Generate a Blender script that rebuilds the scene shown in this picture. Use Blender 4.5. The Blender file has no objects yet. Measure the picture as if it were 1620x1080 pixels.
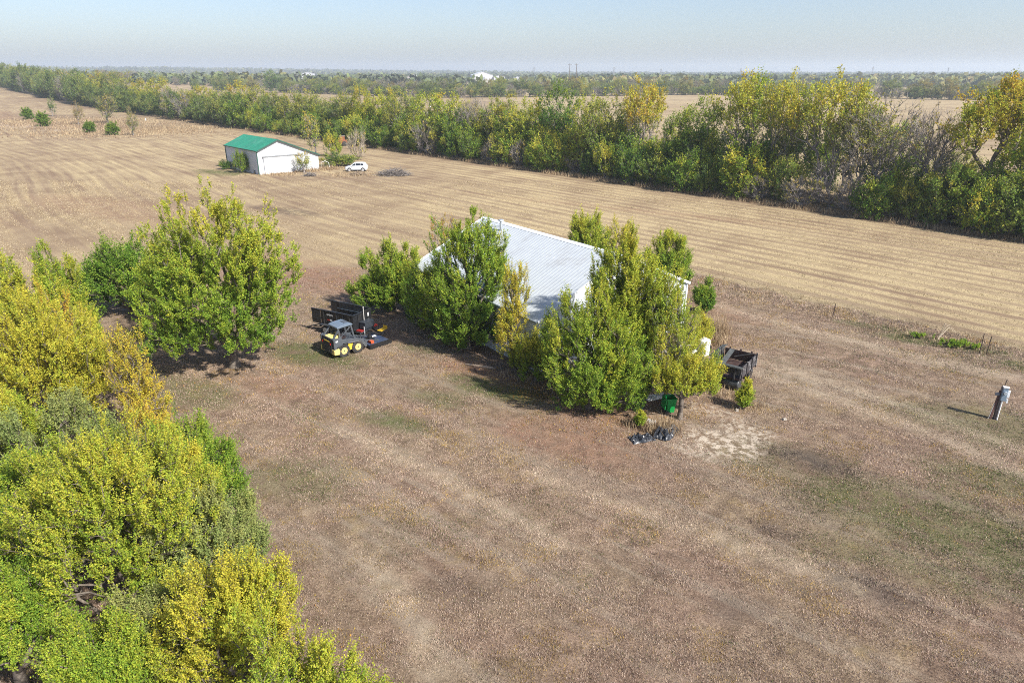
import bpy, bmesh, math, random
import numpy as np
from mathutils import Vector, Matrix

scene = bpy.context.scene
C = scene.collection
R = math.radians

# ---------------------------------------------------------------- camera, sky, sun, exposure
CAM_H = 18.0
cam_d = bpy.data.cameras.new("camera")
cam_d.lens = 24.0
cam_d.sensor_width = 36.0
cam_d.clip_end = 40000
cam = bpy.data.objects.new("camera", cam_d)
C.objects.link(cam)
cam.location = (0, 0, CAM_H)
cam.rotation_euler = (R(90) - math.atan((540 - 116) / 1080), 0, 0)
scene.camera = cam

SUN_AZ, SUN_EL = R(130), R(42)          # azimuth clockwise from +Y
world = bpy.data.worlds.new("World")
scene.world = world
world.use_nodes = True
wn = world.node_tree.nodes
wl = world.node_tree.links
sky = wn.new("ShaderNodeTexSky")
sky.sky_type = 'NISHITA'
sky.sun_disc = False
sky.sun_elevation = SUN_EL
sky.sun_rotation = SUN_AZ
sky.altitude = 300
sky.air_density = 1.0
sky.dust_density = 1.7
sky.ozone_density = 1.2
tint = wn.new("ShaderNodeMix")                     # pale blue-grey of a hazy autumn sky
tint.data_type = 'RGBA'; tint.blend_type = 'MULTIPLY'; tint.inputs[0].default_value = 1.0
tint.inputs[7].default_value = (.735, .752, .835, 1)
wl.new(sky.outputs[0], tint.inputs[6])
wl.new(tint.outputs[2], wn["Background"].inputs[0])
wn["Background"].inputs[1].default_value = 0.103
sun_d = bpy.data.lights.new("sun", 'SUN')
sun_d.energy = 4.3
sun_d.angle = R(1.2)
sun_d.color = (1.0, 0.955, 0.88)
sun = bpy.data.objects.new("sun", sun_d)
C.objects.link(sun)
sd = Vector((math.sin(SUN_AZ) * math.cos(SUN_EL), math.cos(SUN_AZ) * math.cos(SUN_EL), math.sin(SUN_EL)))
sun.rotation_euler = sd.to_track_quat('Z', 'Y').to_euler()
scene.view_settings.view_transform = 'Standard'
scene.view_settings.look = 'None'
scene.view_settings.exposure = 0.98
scene.view_settings.gamma = 1
scene.cycles.volume_bounces = 1
scene.cycles.filter_width = 1.0
scene.cycles.use_denoising = False
scene.cycles.max_bounces = 6
scene.cycles.diffuse_bounces = 4
scene.cycles.transmission_bounces = 4

# ---------------------------------------------------------------- small numpy tools
def smooth(a, lo=0.0, hi=1.0):
    t = np.clip((np.asarray(a, float) - lo) / (hi - lo), 0, 1)
    return t * t * (3 - 2 * t)

_tab = np.random.default_rng(5).random((256, 256))
def vnoise(x, y):
    x = np.asarray(x, float); y = np.asarray(y, float)
    xi = np.floor(x).astype(int); yi = np.floor(y).astype(int)
    fx = x - xi; fy = y - yi
    fx = fx * fx * (3 - 2 * fx); fy = fy * fy * (3 - 2 * fy)
    a = _tab[xi & 255, yi & 255]; b = _tab[(xi + 1) & 255, yi & 255]
    c = _tab[xi & 255, (yi + 1) & 255]; d = _tab[(xi + 1) & 255, (yi + 1) & 255]
    return (a * (1 - fx) + b * fx) * (1 - fy) + (c * (1 - fx) + d * fx) * fy
def fbm(x, y, o=4):
    s = 0; a = .5; t = 0
    for i in range(o):
        s = s + a * vnoise(x * 2 ** i + 17.3 * i, y * 2 ** i + 9.1 * i); t += a; a *= .5
    return s / t

def ground_z(x, y):
    x = np.asarray(x, float); y = np.asarray(y, float)
    rise = 8 * smooth((-x - 200) / 350) * (1 - smooth(y, 900, 1600))
    r = np.hypot(x, y)
    left = smooth(-x / np.maximum(r, 1), -.25, .60)
    ridge = smooth(r, 2300, 5200) * (3 + 30 * fbm(x / 1900 + 3.3, y / 1900) * (.25 + left) + 14 * left)
    return rise + np.where(y > 0, ridge, 0)
def gz(x, y):
    return float(ground_z(x, y))

def set_mesh(me, V, faces, attrs=None, mats=None, matidx=None, smooth_shade=False):
    """faces: list of (n,k) int arrays"""
    nv = len(V)
    me.vertices.add(nv)
    me.vertices.foreach_set("co", np.ascontiguousarray(V, dtype=np.float32).ravel())
    tot = [np.full(len(f), f.shape[1], np.int32) for f in faces]
    tot = np.concatenate(tot)
    idx = np.concatenate([f.ravel() for f in faces]).astype(np.int32)
    start = np.concatenate([[0], np.cumsum(tot)[:-1]]).astype(np.int32)
    me.loops.add(len(idx)); me.loops.foreach_set("vertex_index", idx)
    me.polygons.add(len(tot)); me.polygons.foreach_set("loop_start", start)
    if matidx is not None:
        me.polygons.foreach_set("material_index", matidx.astype(np.int32))
    for name, dom, arr in (attrs or []):
        at = me.attributes.new(name, 'FLOAT_VECTOR', dom)
        at.data.foreach_set("vector", np.ascontiguousarray(arr, dtype=np.float32).ravel())
    for m in (mats or []):
        me.materials.append(m)
    me.update(calc_edges=True)
    if smooth_shade:
        me.polygons.foreach_set("use_smooth", np.ones(len(tot), bool))
    return me

def link(name, me, parent=None, loc=(0, 0, 0), rot=(0, 0, 0)):
    o = bpy.data.objects.new(name, me)
    C.objects.link(o)
    o.location = loc; o.rotation_euler = rot
    if parent: o.parent = parent
    return o
def tag(o, label, cat, group=None):
    o["label"] = label; o["category"] = cat
    if group: o["group"] = group
    return o
def thing(name, label, cat, loc=(0, 0, 0), rz=0, group=None):
    o = bpy.data.objects.new(name, None)
    o.empty_display_size = .3
    C.objects.link(o)
    o.location = loc; o.rotation_euler = (0, 0, rz)
    return tag(o, label, cat, group)

# ---------------------------------------------------------------- materials
class NT:
    def __init__(s, name):
        s.m = bpy.data.materials.new(name); s.m.use_nodes = True
        s.t = s.m.node_tree; s.n = s.t.nodes; s.l = s.t.links
        s.bsdf = s.n["Principled BSDF"]; s.out = s.n["Material Output"]
    def new(s, t, **kw):
        n = s.n.new(t)
        for k, v in kw.items(): setattr(n, k, v)
        return n
    def put(s, sock, v):
        if hasattr(v, "node"): s.l.new(v, sock)
        else:
            if isinstance(v, (tuple, list)) and len(v) == 3 and sock.type == 'RGBA': v = (*v, 1)
            sock.default_value = v
    def math(s, op, a, b=0.0, c=0.0, clamp=False):
        n = s.new("ShaderNodeMath", operation=op, use_clamp=clamp)
        s.put(n.inputs[0], a); s.put(n.inputs[1], b); s.put(n.inputs[2], c)
        return n.outputs[0]
    def mix(s, f, a, b, blend='MIX'):
        n = s.new("ShaderNodeMix", data_type='RGBA', blend_type=blend)
        s.put(n.inputs[0], f); s.put(n.inputs[6], a); s.put(n.inputs[7], b)
        return n.outputs[2]
    def noise(s, vec, scale, detail=3, rough=.55, dist=0, dim='3D'):
        n = s.new("ShaderNodeTexNoise", noise_dimensions=dim)
        if vec is not None: s.l.new(vec, n.inputs["Vector"])
        n.inputs["Scale"].default_value = scale; n.inputs["Detail"].default_value = detail
        n.inputs["Roughness"].default_value = rough; n.inputs["Distortion"].default_value = dist
        return n.outputs[0]
    def ramp(s, f, stops, interp='LINEAR'):
        n = s.new("ShaderNodeValToRGB"); s.put(n.inputs[0], f)
        cr = n.color_ramp; cr.interpolation = interp
        while len(cr.elements) < len(stops): cr.elements.new(.5)
        for e, (p, c) in zip(cr.elements, stops):
            e.position = p; e.color = (*c, 1) if len(c) == 3 else c
        return n.outputs[0]
    def step(s, f, lo, hi):
        n = s.new("ShaderNodeMapRange", interpolation_type='SMOOTHSTEP'); s.put(n.inputs[0], f)
        n.inputs[1].default_value = lo; n.inputs[2].default_value = hi
        return n.outputs[0]
    def coord(s, which="Object"):
        return s.new("ShaderNodeTexCoord").outputs[which]
    def attr(s, name):
        return s.new("ShaderNodeAttribute", attribute_name=name)
    def bump(s, h, strength=.3, dist=.02):
        n = s.new("ShaderNodeBump"); s.l.new(h, n.inputs["Height"])
        n.inputs["Strength"].default_value = strength; n.inputs["Distance"].default_value = dist
        s.l.new(n.outputs[0], s.bsdf.inputs["Normal"])

_mc = {}
def mat(name, col, rough=.6, metal=0.0, var=.18, scale=6, dirt=None, dirt_amt=.35, bump=.0, spec=.5):
    """painted / plain surface with uneven tone and optional dirt of its own"""
    if name in _mc: return _mc[name]
    t = NT(name)
    co = t.coord()
    nz = t.noise(co, scale, 5, .65)
    c = t.mix(t.step(nz, .25, .75), tuple(x * (1 - var) for x in col), tuple(min(1, x * (1 + var)) for x in col))
    if dirt:
        d = t.step(t.noise(co, scale * .45, 6, .7, .4), .48, .72)
        c = t.mix(t.math('MULTIPLY', d, dirt_amt), c, dirt)
    t.put(t.bsdf.inputs["Base Color"], c)
    t.put(t.bsdf.inputs["Roughness"], t.math('ADD', t.math('MULTIPLY', nz, .25), rough - .12))
    t.bsdf.inputs["Metallic"].default_value = metal
    t.bsdf.inputs["Specular IOR Level"].default_value = spec
    if bump: t.bump(t.noise(co, scale * 6, 4), bump, .02)
    _mc[name] = t.m
    return t.m

LEAF_STOPS = [(0.0, (.050, .115, .016)), (.22, (.105, .215, .026)), (.42, (.225, .335, .034)),
              (.60, (.405, .435, .046)), (.78, (.57, .475, .052)), (.92, (.55, .35, .042)), (1.0, (.38, .17, .04))]
SAGE_STOPS = [(0.0, (.10, .17, .05)), (.4, (.23, .30, .09)), (.7, (.38, .39, .12)), (1.0, (.5, .42, .12))]
def leaf_mat(name, off=0.0, bright=1.0, stops=LEAF_STOPS, grey=0.0, trans=.42):
    key = "leaf_" + name
    if key in _mc: return _mc[key]
    t = NT(key)
    a = t.attr("leaf")
    sp = t.new("ShaderNodeSeparateXYZ"); t.l.new(a.outputs["Vector"], sp.inputs[0])
    x = t.math('ADD', sp.outputs[0], off, clamp=True)
    c = t.ramp(x, stops)
    c = t.mix(1.0, c, t.math('MULTIPLY', sp.outputs[1], bright), 'MULTIPLY')
    # math output into colour socket: grey value
    if grey: c = t.mix(grey, c, (.16, .15, .12))
    t.put(t.bsdf.inputs["Base Color"], c)
    t.bsdf.inputs["Roughness"].default_value = .62
    t.bsdf.inputs["Specular IOR Level"].default_value = .22
    tr = t.new("ShaderNodeBsdfTranslucent"); t.l.new(c, tr.inputs[0])
    mx = t.new("ShaderNodeMixShader"); mx.inputs[0].default_value = trans
    t.l.new(t.bsdf.outputs[0], mx.inputs[1]); t.l.new(tr.outputs[0], mx.inputs[2])
    t.l.new(mx.outputs[0], t.out.inputs[0])
    _mc[key] = t.m
    return t.m

def bark_mat(name, c1, c2):
    if name in _mc: return _mc[name]
    t = NT(name)
    co = t.coord()
    n = t.noise(co, 9, 5, .7)
    t.put(t.bsdf.inputs["Base Color"], t.mix(t.step(n, .3, .7), c1, c2))
    t.bsdf.inputs["Roughness"].default_value = .9
    t.bsdf.inputs["Specular IOR Level"].default_value = .2
    t.bump(n, .5, .03)
    _mc[name] = t.m
    return t.m
BARK = bark_mat("bark", (.10, .08, .065), (.20, .17, .14))
BARK_GREY = bark_mat("bark_grey", (.17, .15, .135), (.31, .28, .26))

# ---------------------------------------------------------------- ground masks (real soil / sward differences, world coordinates)
ROW_D = np.array([-0.668, 0.744])      # direction of the stubble rows and of the hedgerow
ROW_N = np.array([0.744, 0.668])
FENCE = np.array([35.1, 43.2])         # a point on the old fence line, parallel to the rows
PATCH_GREEN = [(-.3, 37.5, 3.6, 1.5, .9), (-6.2, 33.5, 2.6, 1.2, .8), (-13.7, 43.2, 4.2, 1.8, .8), (-6.5, 44.5, 2.2, .8, .55), (-4.5, 36.5, 2.0, 1.0, .5),
               (19, 24.5, 7, 3.0, .62), (22, 20, 5, 2.4, .6), (27, 33, 6, 2.4, .45), (16, 21.5, 4, 1.2, .4), (24, 27, 5, 1.4, .5), (30.5, 45.5, 3.6, 1.0, .9), (27.5, 49, 2.6, .8, .6),
               (-57, 136, 7, 3.5, .9), (-10, 28, 3, 2, .35), (14, 29, 4, 2.4, .25), (35, 40.5, 3, 1.0, .6), (-20, 38, 5, 2, .5)]
PATCH_BARE = [(10.8, 31.6, 2.3, 1.5, 1.0), (12.6, 32.6, 1.6, 1.0, .9), (9.3, 30.5, 1.3, .8, .7), (-6.7, 49.8, 2.5, .9, .5), (11.5, 35, 2.2, .9, .6), (-178, 262, 14, 7, .8), (-150, 240, 8, 5, .5)]
PATCH_RED = [(2.5, 32, 5, 2.6, .8), (-15, 60, 6, 3, .8), (-22, 66, 8, 3, .7), (-9, 47, 3, 1.6, .7), (-3, 41, 3.5, 1.4, .8), (-60, 100, 22, 5, .55),
             (-20, 62, 14, 3, .5), (-85, 95, 25, 6, .4), (16, 52, 6, 3, .5), (5, 34.5, 4, 2.2, .7), (15, 43, 3.5, 1.6, .5), (-170, 270, 40, 18, .6),
             (-250, 330, 60, 22, .7), (20, 95, 30, 2.5, .45), (-14.5, 38, 3, 1.6, .5)]
PATCH_DARK = [(15, 29.5, 2.2, 1.0, .8), (13.5, 20.5, 1.6, .7, .7), (8, 19.3, 1.0, .6, .6), (11, 24, 1.1, .5, .6), (-2, 20.5, 1.3, .8, .4), (-36, 60, 3, 1, .4), (7, 73, 3, .8, .7), (-32, 96, 7, 1.8, .6), (-150, 268, 40, 10, .55), (-205, 320, 30, 9, .4), (-90, 112, 10, 3, .3)]
def patch(L, x, y, wob):
    s = np.zeros_like(x)
    for (px, py, rx, ry, a) in L:
        dx, dy = x - px, y - py
        u = dx * .85 - dy * .5; v = dx * .5 + dy * .85
        d = np.sqrt((u / rx) ** 2 + (v / ry) ** 2) + (wob - .5) * 1.1
        s = np.maximum(s, a * (1 - smooth(d, .45, 1.25)))
    return s
TRACKS = [([(15.5, 43.5), (18.6, 40.0), (22.2, 36.2), (25.0, 32.4), (27.2, 28.6)], .55), ([(13.9, 42.2), (16.9, 38.9), (20.4, 35.0), (23.2, 31.2), (25.2, 27.4)], .55),
          ([(17.0, 54.0), (22.0, 48.2), (28.0, 42.6), (33.0, 38.6)], .6), ([(1.0, 28.4), (4.6, 26.0), (9.0, 23.2), (13.0, 20.6)], .45), ([(-9.5, 33.0), (-5.4, 29.6), (-1.0, 26.0), (2.0, 23.0)], .4), ([(-6.0, 22.5), (-3.8, 19.5), (-2.2, 16.5)], .45)]
def track_mask(x, y):
    m = np.zeros_like(x)
    for pts_, w in TRACKS:
        for (ax_, ay_), (bx_, by_) in zip(pts_[:-1], pts_[1:]):
            dx_, dy_ = bx_ - ax_, by_ - ay_
            t_ = np.clip(((x - ax_) * dx_ + (y - ay_) * dy_) / (dx_ ** 2 + dy_ ** 2), 0, 1)
            d = np.hypot(x - ax_ - t_ * dx_, y - ay_ - t_ * dy_)
            m = np.maximum(m, np.exp(-(d / w) ** 2))
    return m * (.45 + .55 * vnoise(x * 1.3, y * 1.3))
def masks(x, y):
    x = np.asarray(x, float); y = np.asarray(y, float)
    w1 = fbm(x / 3.1 + 40, y / 3.1, 4); w2 = fbm(x / 22 + 11, y / 22 + 5, 4)
    df = (x - FENCE[0]) * ROW_N[0] + (y - FENCE[1]) * ROW_N[1] + (w1 - .5) * 2.4
    fld = np.maximum(smooth(df, -.6, 2.2), smooth(y + (w2 - .5) * 12 - .12 * x, 62, 70))
    strip = np.exp(-(df / 2.6) ** 2) * (1 - smooth(y, 58, 66))          # rough grown-up strip along the fence line
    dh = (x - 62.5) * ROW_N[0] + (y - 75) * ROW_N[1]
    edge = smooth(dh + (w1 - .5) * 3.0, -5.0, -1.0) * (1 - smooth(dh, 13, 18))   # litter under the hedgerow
    green = patch(PATCH_GREEN, x, y, w1)
    bare = patch(PATCH_BARE, x, y, w1)
    red = patch(PATCH_RED, x, y, w2)
    dark = patch(PATCH_DARK, x, y, w1)
    return fld, green, bare, red, np.clip(edge, 0, 1), strip, dark
def row_coord(x, y):
    warp = (fbm(x / 95 + 2, y / 95, 2) - .5) * 16 * smooth(-x, 0, 60) + (fbm(x / 30, y / 30, 2) - .5) * 1.0
    return (x * ROW_N[0] + y * ROW_N[1] + warp) / 2.05
def streak(x, y):
    """straw lying in long thin streaks along the rows"""
    r = row_coord(x, y); l = x * ROW_D[0] + y * ROW_D[1]
    w = np.abs((r % 1) - .5) * 2
    rg_ = smooth(x, -30, 15)
    return (.42 - .12 * rg_) * vnoise(r * 2.3, l / 16) + (.34 - .08 * rg_) * vnoise(r * .71 + 9, l / 45) + (.24 + .20 * rg_) * (1 - w)

# ---------------------------------------------------------------- ground sheet
def axis(lo, hi, step, far_lo, far_hi, g=1.13):
    a = list(np.arange(lo, hi + 1e-6, step)); s = step
    while a[-1] < far_hi: s *= g; a.append(a[-1] + s)
    s = step; b = []; p = lo
    while p > far_lo: s *= g; p -= s; b.append(p)
    return np.array(b[::-1] + a)
gx = axis(-62, 62, .62, -9000, 9000, 1.10)
gy = axis(8, 150, .62, -1500, 9000, 1.045)
GX, GY = np.meshgrid(gx, gy)
fx, fy = GX.ravel(), GY.ravel()
GZ = ground_z(fx, fy)
mf, mg, mb, mr, me_, ms, md = masks(fx, fy)
nx, ny = len(gx), len(gy)
ii = np.arange(nx * ny).reshape(ny, nx)
quads = np.stack([ii[:-1, :-1], ii[:-1, 1:], ii[1:, 1:], ii[1:, :-1]], -1).reshape(-1, 4)
gm = set_mesh(bpy.data.meshes.new("ground"), np.stack([fx, fy, GZ], 1), [quads],
              [("m1", 'POINT', np.stack([mf, mg, mb], 1)), ("m2", 'POINT', np.stack([mr, me_, ms], 1)),
               ("m3", 'POINT', np.stack([row_coord(fx, fy), md, fx * ROW_D[0] + fy * ROW_D[1]], 1)), ("m4", 'POINT', np.stack([track_mask(fx, fy), 0 * md, 0 * md], 1))], smooth_shade=True)
t = NT("ground")
co = t.coord()
def sep(at):
    s = t.new("ShaderNodeSeparateXYZ"); t.l.new(t.attr(at).outputs["Vector"], s.inputs[0]); return s.outputs
m1, m2, m3, m4 = sep("m1"), sep("m2"), sep("m3"), sep("m4")
def stretched(dirv, sx, sy):
    """coordinates along and across a ground direction, scaled apart"""
    L_ = math.hypot(*dirv); dx, dy = dirv[0] / L_, dirv[1] / L_
    o_ = []
    for v in ((dx * sx, dy * sx, 0), (-dy * sy, dx * sy, 0)):
        d = t.new("ShaderNodeVectorMath", operation='DOT_PRODUCT'); t.l.new(co, d.inputs[0]); d.inputs[1].default_value = v
        o_.append(d.outputs["Value"])
    cb = t.new("ShaderNodeCombineXYZ"); t.l.new(o_[0], cb.inputs[0]); t.l.new(o_[1], cb.inputs[1])
    return cb.outputs[0]
fine = t.noise(co, 11.0, 6, .80)
mid = t.noise(co, 1.15, 5, .65, .3)
big = t.noise(co, .13, 5, .6, .5)
huge = t.noise(co, .018, 4, .6)
mow = t.math('ADD', t.math('MULTIPLY', t.noise(stretched((.80, -.60), .07, .75), 1.0, 4, .6), .55), t.math('MULTIPLY', t.noise(stretched((.78, -.63), .035, 1.7), 1.0, 3, .6), .45))        # mowing swaths across the yard
# yard sward
y1 = t.ramp(t.math('ADD', t.math('MULTIPLY', fine, .62), t.math('MULTIPLY', mid, .38)),
            [(.33, (.055, .041, .030)), (.45, (.140, .105, .076)), (.54, (.235, .182, .132)), (.66, (.42, .345, .255))])
yb = t.mix(t.step(big, .36, .62), (1.06, .94, .92), (1.05, 1.0, .92))
y1 = t.mix(1.0, y1, yb, 'MULTIPLY')
y1 = t.mix(t.math('MULTIPLY', t.step(mow, .48, .62), .42), y1, t.mix(fine, (.19, .155, .115), (.40, .34, .26)))
y1 = t.mix(t.math('MULTIPLY', t.step(t.noise(co, .55, 4, .6), .58, .72), .30), y1, (.30, .215, .08))
y1 = t.mix(t.math('MULTIPLY', m4[0], .65), y1, t.mix(fine, (.30, .24, .165), (.56, .47, .34)))
# stubble field
rowp = t.math('FRACT', m3[0])
rows = t.math('ABSOLUTE', t.math('SUBTRACT', rowp, .5))     # 0 in the windrow, .5 between
rown = t.math('ADD', rows, t.math('MULTIPLY', t.math('SUBTRACT', mid, .5), .42))
soil = t.mix(t.step(big, .35, .65), (.200, .136, .090), (.265, .192, .126))
straw = t.mix(t.step(fine, .32, .66), (.275, .208, .115), (.53, .425, .245))
def rc(kr, kl):
    cb = t.new("ShaderNodeCombineXYZ"); t.l.new(t.math('MULTIPLY', m3[0], kr), cb.inputs[0]); t.l.new(t.math('MULTIPLY', m3[2], kl), cb.inputs[1]); return cb.outputs[0]
st1 = t.noise(rc(2.4, .06), 1.0, 4, .6); st2 = t.noise(rc(.7, .022), 1.0, 3, .6)
sepx = t.new('ShaderNodeSeparateXYZ'); t.l.new(co, sepx.inputs[0])
right = t.step(sepx.outputs[0], -30, 15)
cover = t.math('MULTIPLY', t.step(rown, .40, .08), t.math('ADD', .20, t.math('MULTIPLY', right, .58)))
cover = t.math('ADD', cover, t.math('MULTIPLY', t.step(st1, .38, .64), .42))
cover = t.math('ADD', cover, t.math('MULTIPLY', t.step(st2, .38, .64), .34))
cover = t.math('MULTIPLY', cover, t.math('ADD', .50, t.math('MULTIPLY', t.step(t.math('ADD', t.math('MULTIPLY', huge, .6), t.math('MULTIPLY', big, .4)), .40, .58), .65)), clamp=True)
f1 = t.mix(cover, soil, straw)
f1 = t.mix(t.math('MULTIPLY', t.step(fine, .46, .36), .35), f1, (.12, .085, .055))
col = t.mix(m1[0], y1, f1)
redc = t.mix(fine, (.20, .105, .066), (.31, .19, .125))
col = t.mix(t.math('MULTIPLY', m2[0], t.math('ADD', .25, t.math('MULTIPLY', t.step(mid, .38, .6), .55))), col, redc)
grn = t.mix(fine, (.045, .060, .016), (.13, .150, .052))
col = t.mix(t.math('MULTIPLY', m1[1], t.step(t.math('ADD', mid, t.math('MULTIPLY', fine, .4)), .50, .80)), col, grn)
barec = t.mix(fine, (.40, .33, .25), (.58, .50, .40))
col = t.mix(t.math('MULTIPLY', m1[2], t.step(t.noise(co, 2.6, 4, .7), .44, .58)), col, barec)
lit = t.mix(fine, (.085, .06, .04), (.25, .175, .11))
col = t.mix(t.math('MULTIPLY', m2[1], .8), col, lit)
rough = t.mix(t.step(mid, .4, .62), (.12, .092, .06), (.30, .235, .15))
col = t.mix(t.math('MULTIPLY', m2[2], .7), col, rough)
col = t.mix(t.math('MULTIPLY', m3[1], t.step(mid, .30, .6)), col, (.070, .055, .047))
t.put(t.bsdf.inputs["Base Color"], col)
t.bsdf.inputs["Roughness"].default_value = .95
t.bsdf.inputs["Specular IOR Level"].default_value = .1
t.bump(t.math('ADD', fine, t.math('MULTIPLY', t.step(rown, .4, .1), t.math('MULTIPLY', m1[0], .6))), .75, .10)
gm.materials.append(t.m)
ground = link("ground", gm); ground["kind"] = "structure"

# ---------------------------------------------------------------- dry grass and straw: blades on the yard, stubble on the field
rng = np.random.default_rng(11)
def blades(name, px, py, n_per, h, w, colf, spread=.06, lean=.9):
    N = len(px)
    px = np.repeat(px, n_per) + rng.normal(0, spread, N * n_per); py = np.repeat(py, n_per) + rng.normal(0, spread, N * n_per)
    n = len(px); hh = np.repeat(h, n_per) * rng.uniform(.5, 1.15, n); ww = np.repeat(w, n_per)
    th = rng.uniform(0, 2 * np.pi, n); ln = rng.uniform(.15, lean, n)
    z = ground_z(px, py)
    dx, dy = np.cos(th), np.sin(th); pxv, pyv = -dy, dx
    a = rng.uniform(0, 2 * np.pi, n); bx, by = np.cos(a) * ww * .5, np.sin(a) * ww * .5
    V = np.empty((n, 3, 3))
    V[:, 0] = np.stack([px - bx, py - by, z - .01], 1); V[:, 1] = np.stack([px + bx, py + by, z - .01], 1)
    V[:, 2] = np.stack([px + dx * hh * ln, py + dy * hh * ln, z + hh * np.sqrt(np.maximum(.05, 1 - ln ** 2 * .9))], 1)
    F = np.arange(n * 3).reshape(-1, 3)
    col = colf(px, py, n)
    me = set_mesh(bpy.data.meshes.new(name), V.reshape(-1, 3), [F], [("tone", 'FACE', col)])
    m = NT(name)
    ga = m.attr("tone")
    m.put(m.bsdf.inputs["Base Color"], ga.outputs["Vector"]); m.bsdf.inputs["Roughness"].default_value = .8
    m.bsdf.inputs["Specular IOR Level"].default_value = .2
    tr = m.new("ShaderNodeBsdfTranslucent"); m.l.new(ga.outputs["Vector"], tr.inputs[0])
    mx = m.new("ShaderNodeMixShader"); mx.inputs[0].default_value = .25
    m.l.new(m.bsdf.outputs[0], mx.inputs[1]); m.l.new(tr.outputs[0], mx.inputs[2]); m.l.new(mx.outputs[0], m.out.inputs[0])
    me.materials.append(m.m)
    o = link(name, me); o["kind"] = "stuff"
    return o
def sample_view(n, t0, t1, power, margin=1.9):
    """points on the ground within the stretch of land ahead, thinning out with distance"""
    u = rng.random(n); d = (t0 ** power + u * (t1 ** power - t0 ** power)) ** (1 / power)
    x = rng.uniform(-.75 * margin, .75 * margin, n) * (d * .97 + 4)
    # thinner towards land well out to the sides
    k = rng.random(n) < np.clip(1.25 - (np.abs(x) / (d * .97 + 4) - .80) / .62, .12, 1)
    x, d = x[k], d[k]
    return x, d
YARD_PAL = np.array([[.49, .40, .285], [.41, .315, .22], [.30, .21, .15], [.45, .36, .29], [.52, .44, .33], [.17, .115, .08], [.50, .37, .14], [.37, .275, .22]])
def yard_col(x, y, n):
    f, g, b, r, e, s, d = masks(x, y)
    k = rng.choice(len(YARD_PAL), n, p=[.18, .2, .15, .13, .1, .12, .04, .08])
    c = YARD_PAL[k]
    yel = (fbm(x / 1.4 + 7, y / 1.4, 3) > .60) & (rng.random(n) < .4)
    c = np.where(yel[:, None], np.array([.42, .30, .09]), c)
    gr = (rng.random(n) < np.clip(g * .85 + .03 + .20 * (fbm(x / 6 + 70, y / 6, 3) > .6), 0, 1))
    c = np.where(gr[:, None], np.array([.085, .115, .032]) * rng.uniform(.6, 1.7, (n, 1)), c)
    c = np.where((rng.random(n) < d * .7)[:, None], np.array([.10, .075, .06]), c)
    c = np.where((rng.random(n) < r * .5)[:, None], np.array([.28, .15, .10]), c)
    sw = .5 * vnoise((x * .8 - y * .6) * .05 + 5, (x * .6 + y * .8) * .55) + .5 * vnoise((x * .78 - y * .63) * .03 + 9, (x * .63 + y * .78) * 1.5)
    tk_ = rng.random(n) < track_mask(x, y) * .65
    c = np.where(tk_[:, None], np.array([.60, .50, .36]), c)
    return c * np.array([1.02, .985, 1.04]) * rng.uniform(.65, 1.25, (n, 1)) * (.55 + .50 * fbm(x / 2.2, y / 2.2, 3) + .50 * sw)[:, None]
x, y = sample_view(860000, 11, 68, .85)
f, g_, b_, r_, e_, s_, d_ = masks(x, y)
tex = fbm(x / 1.1, y / 1.1, 3)
swath = .5 * vnoise((x * .8 - y * .6) * .05 + 5, (x * .6 + y * .8) * .55) + .5 * vnoise((x * .78 - y * .63) * .03 + 9, (x * .63 + y * .78) * 1.5)
keep = (f < .5) & (rng.random(len(x)) < (1 - b_ * .85)) & (tex * .6 + swath * .4 + rng.uniform(-.2, .2, len(x)) > .42)
x, y = x[keep], y[keep]; s_ = s_[keep]; tex = tex[keep]
blades("dry_grass", x, y, 3, .045 + .075 * tex + .13 * s_ * rng.random(len(x)), .014 + .00042 * np.hypot(x, y), yard_col)
# stubble and straw lying in windrows
def field_col(x, y, n):
    pal = np.array([[.56, .45, .28], [.46, .36, .21], [.36, .27, .16], [.64, .54, .37]])
    c = pal[rng.choice(4, n)]
    f, g, b, r, e, s, d = masks(x, y)
    c = np.where((rng.random(n) < np.clip(g, 0, 1) * .8)[:, None], np.array([.10, .13, .04]), c)
    c = np.where((rng.random(n) < np.clip(e, 0, 1) * .8)[:, None], np.array([.22, .15, .09]), c)
    return c * rng.uniform(.62, 1.05, (n, 1))
x, y = sample_view(470000, 34, 125, .7)
f, g_, b_, r_, e_, s_, d_ = masks(x, y)
rr = np.abs((row_coord(x, y) % 1) - .5)
keep = (f > .5) & (rng.random(len(x)) < smooth(streak(x, y) + rng.uniform(-.08, .08, len(x)), .40, .66) * (1 - .55 * r_))
x, y = x[keep], y[keep]
dd = np.hypot(x, y)
blades("straw_stubble", x, y, 3, .07 + .0005 * dd, .012 + .0005 * dd, field_col, spread=.12, lean=.97)
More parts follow.
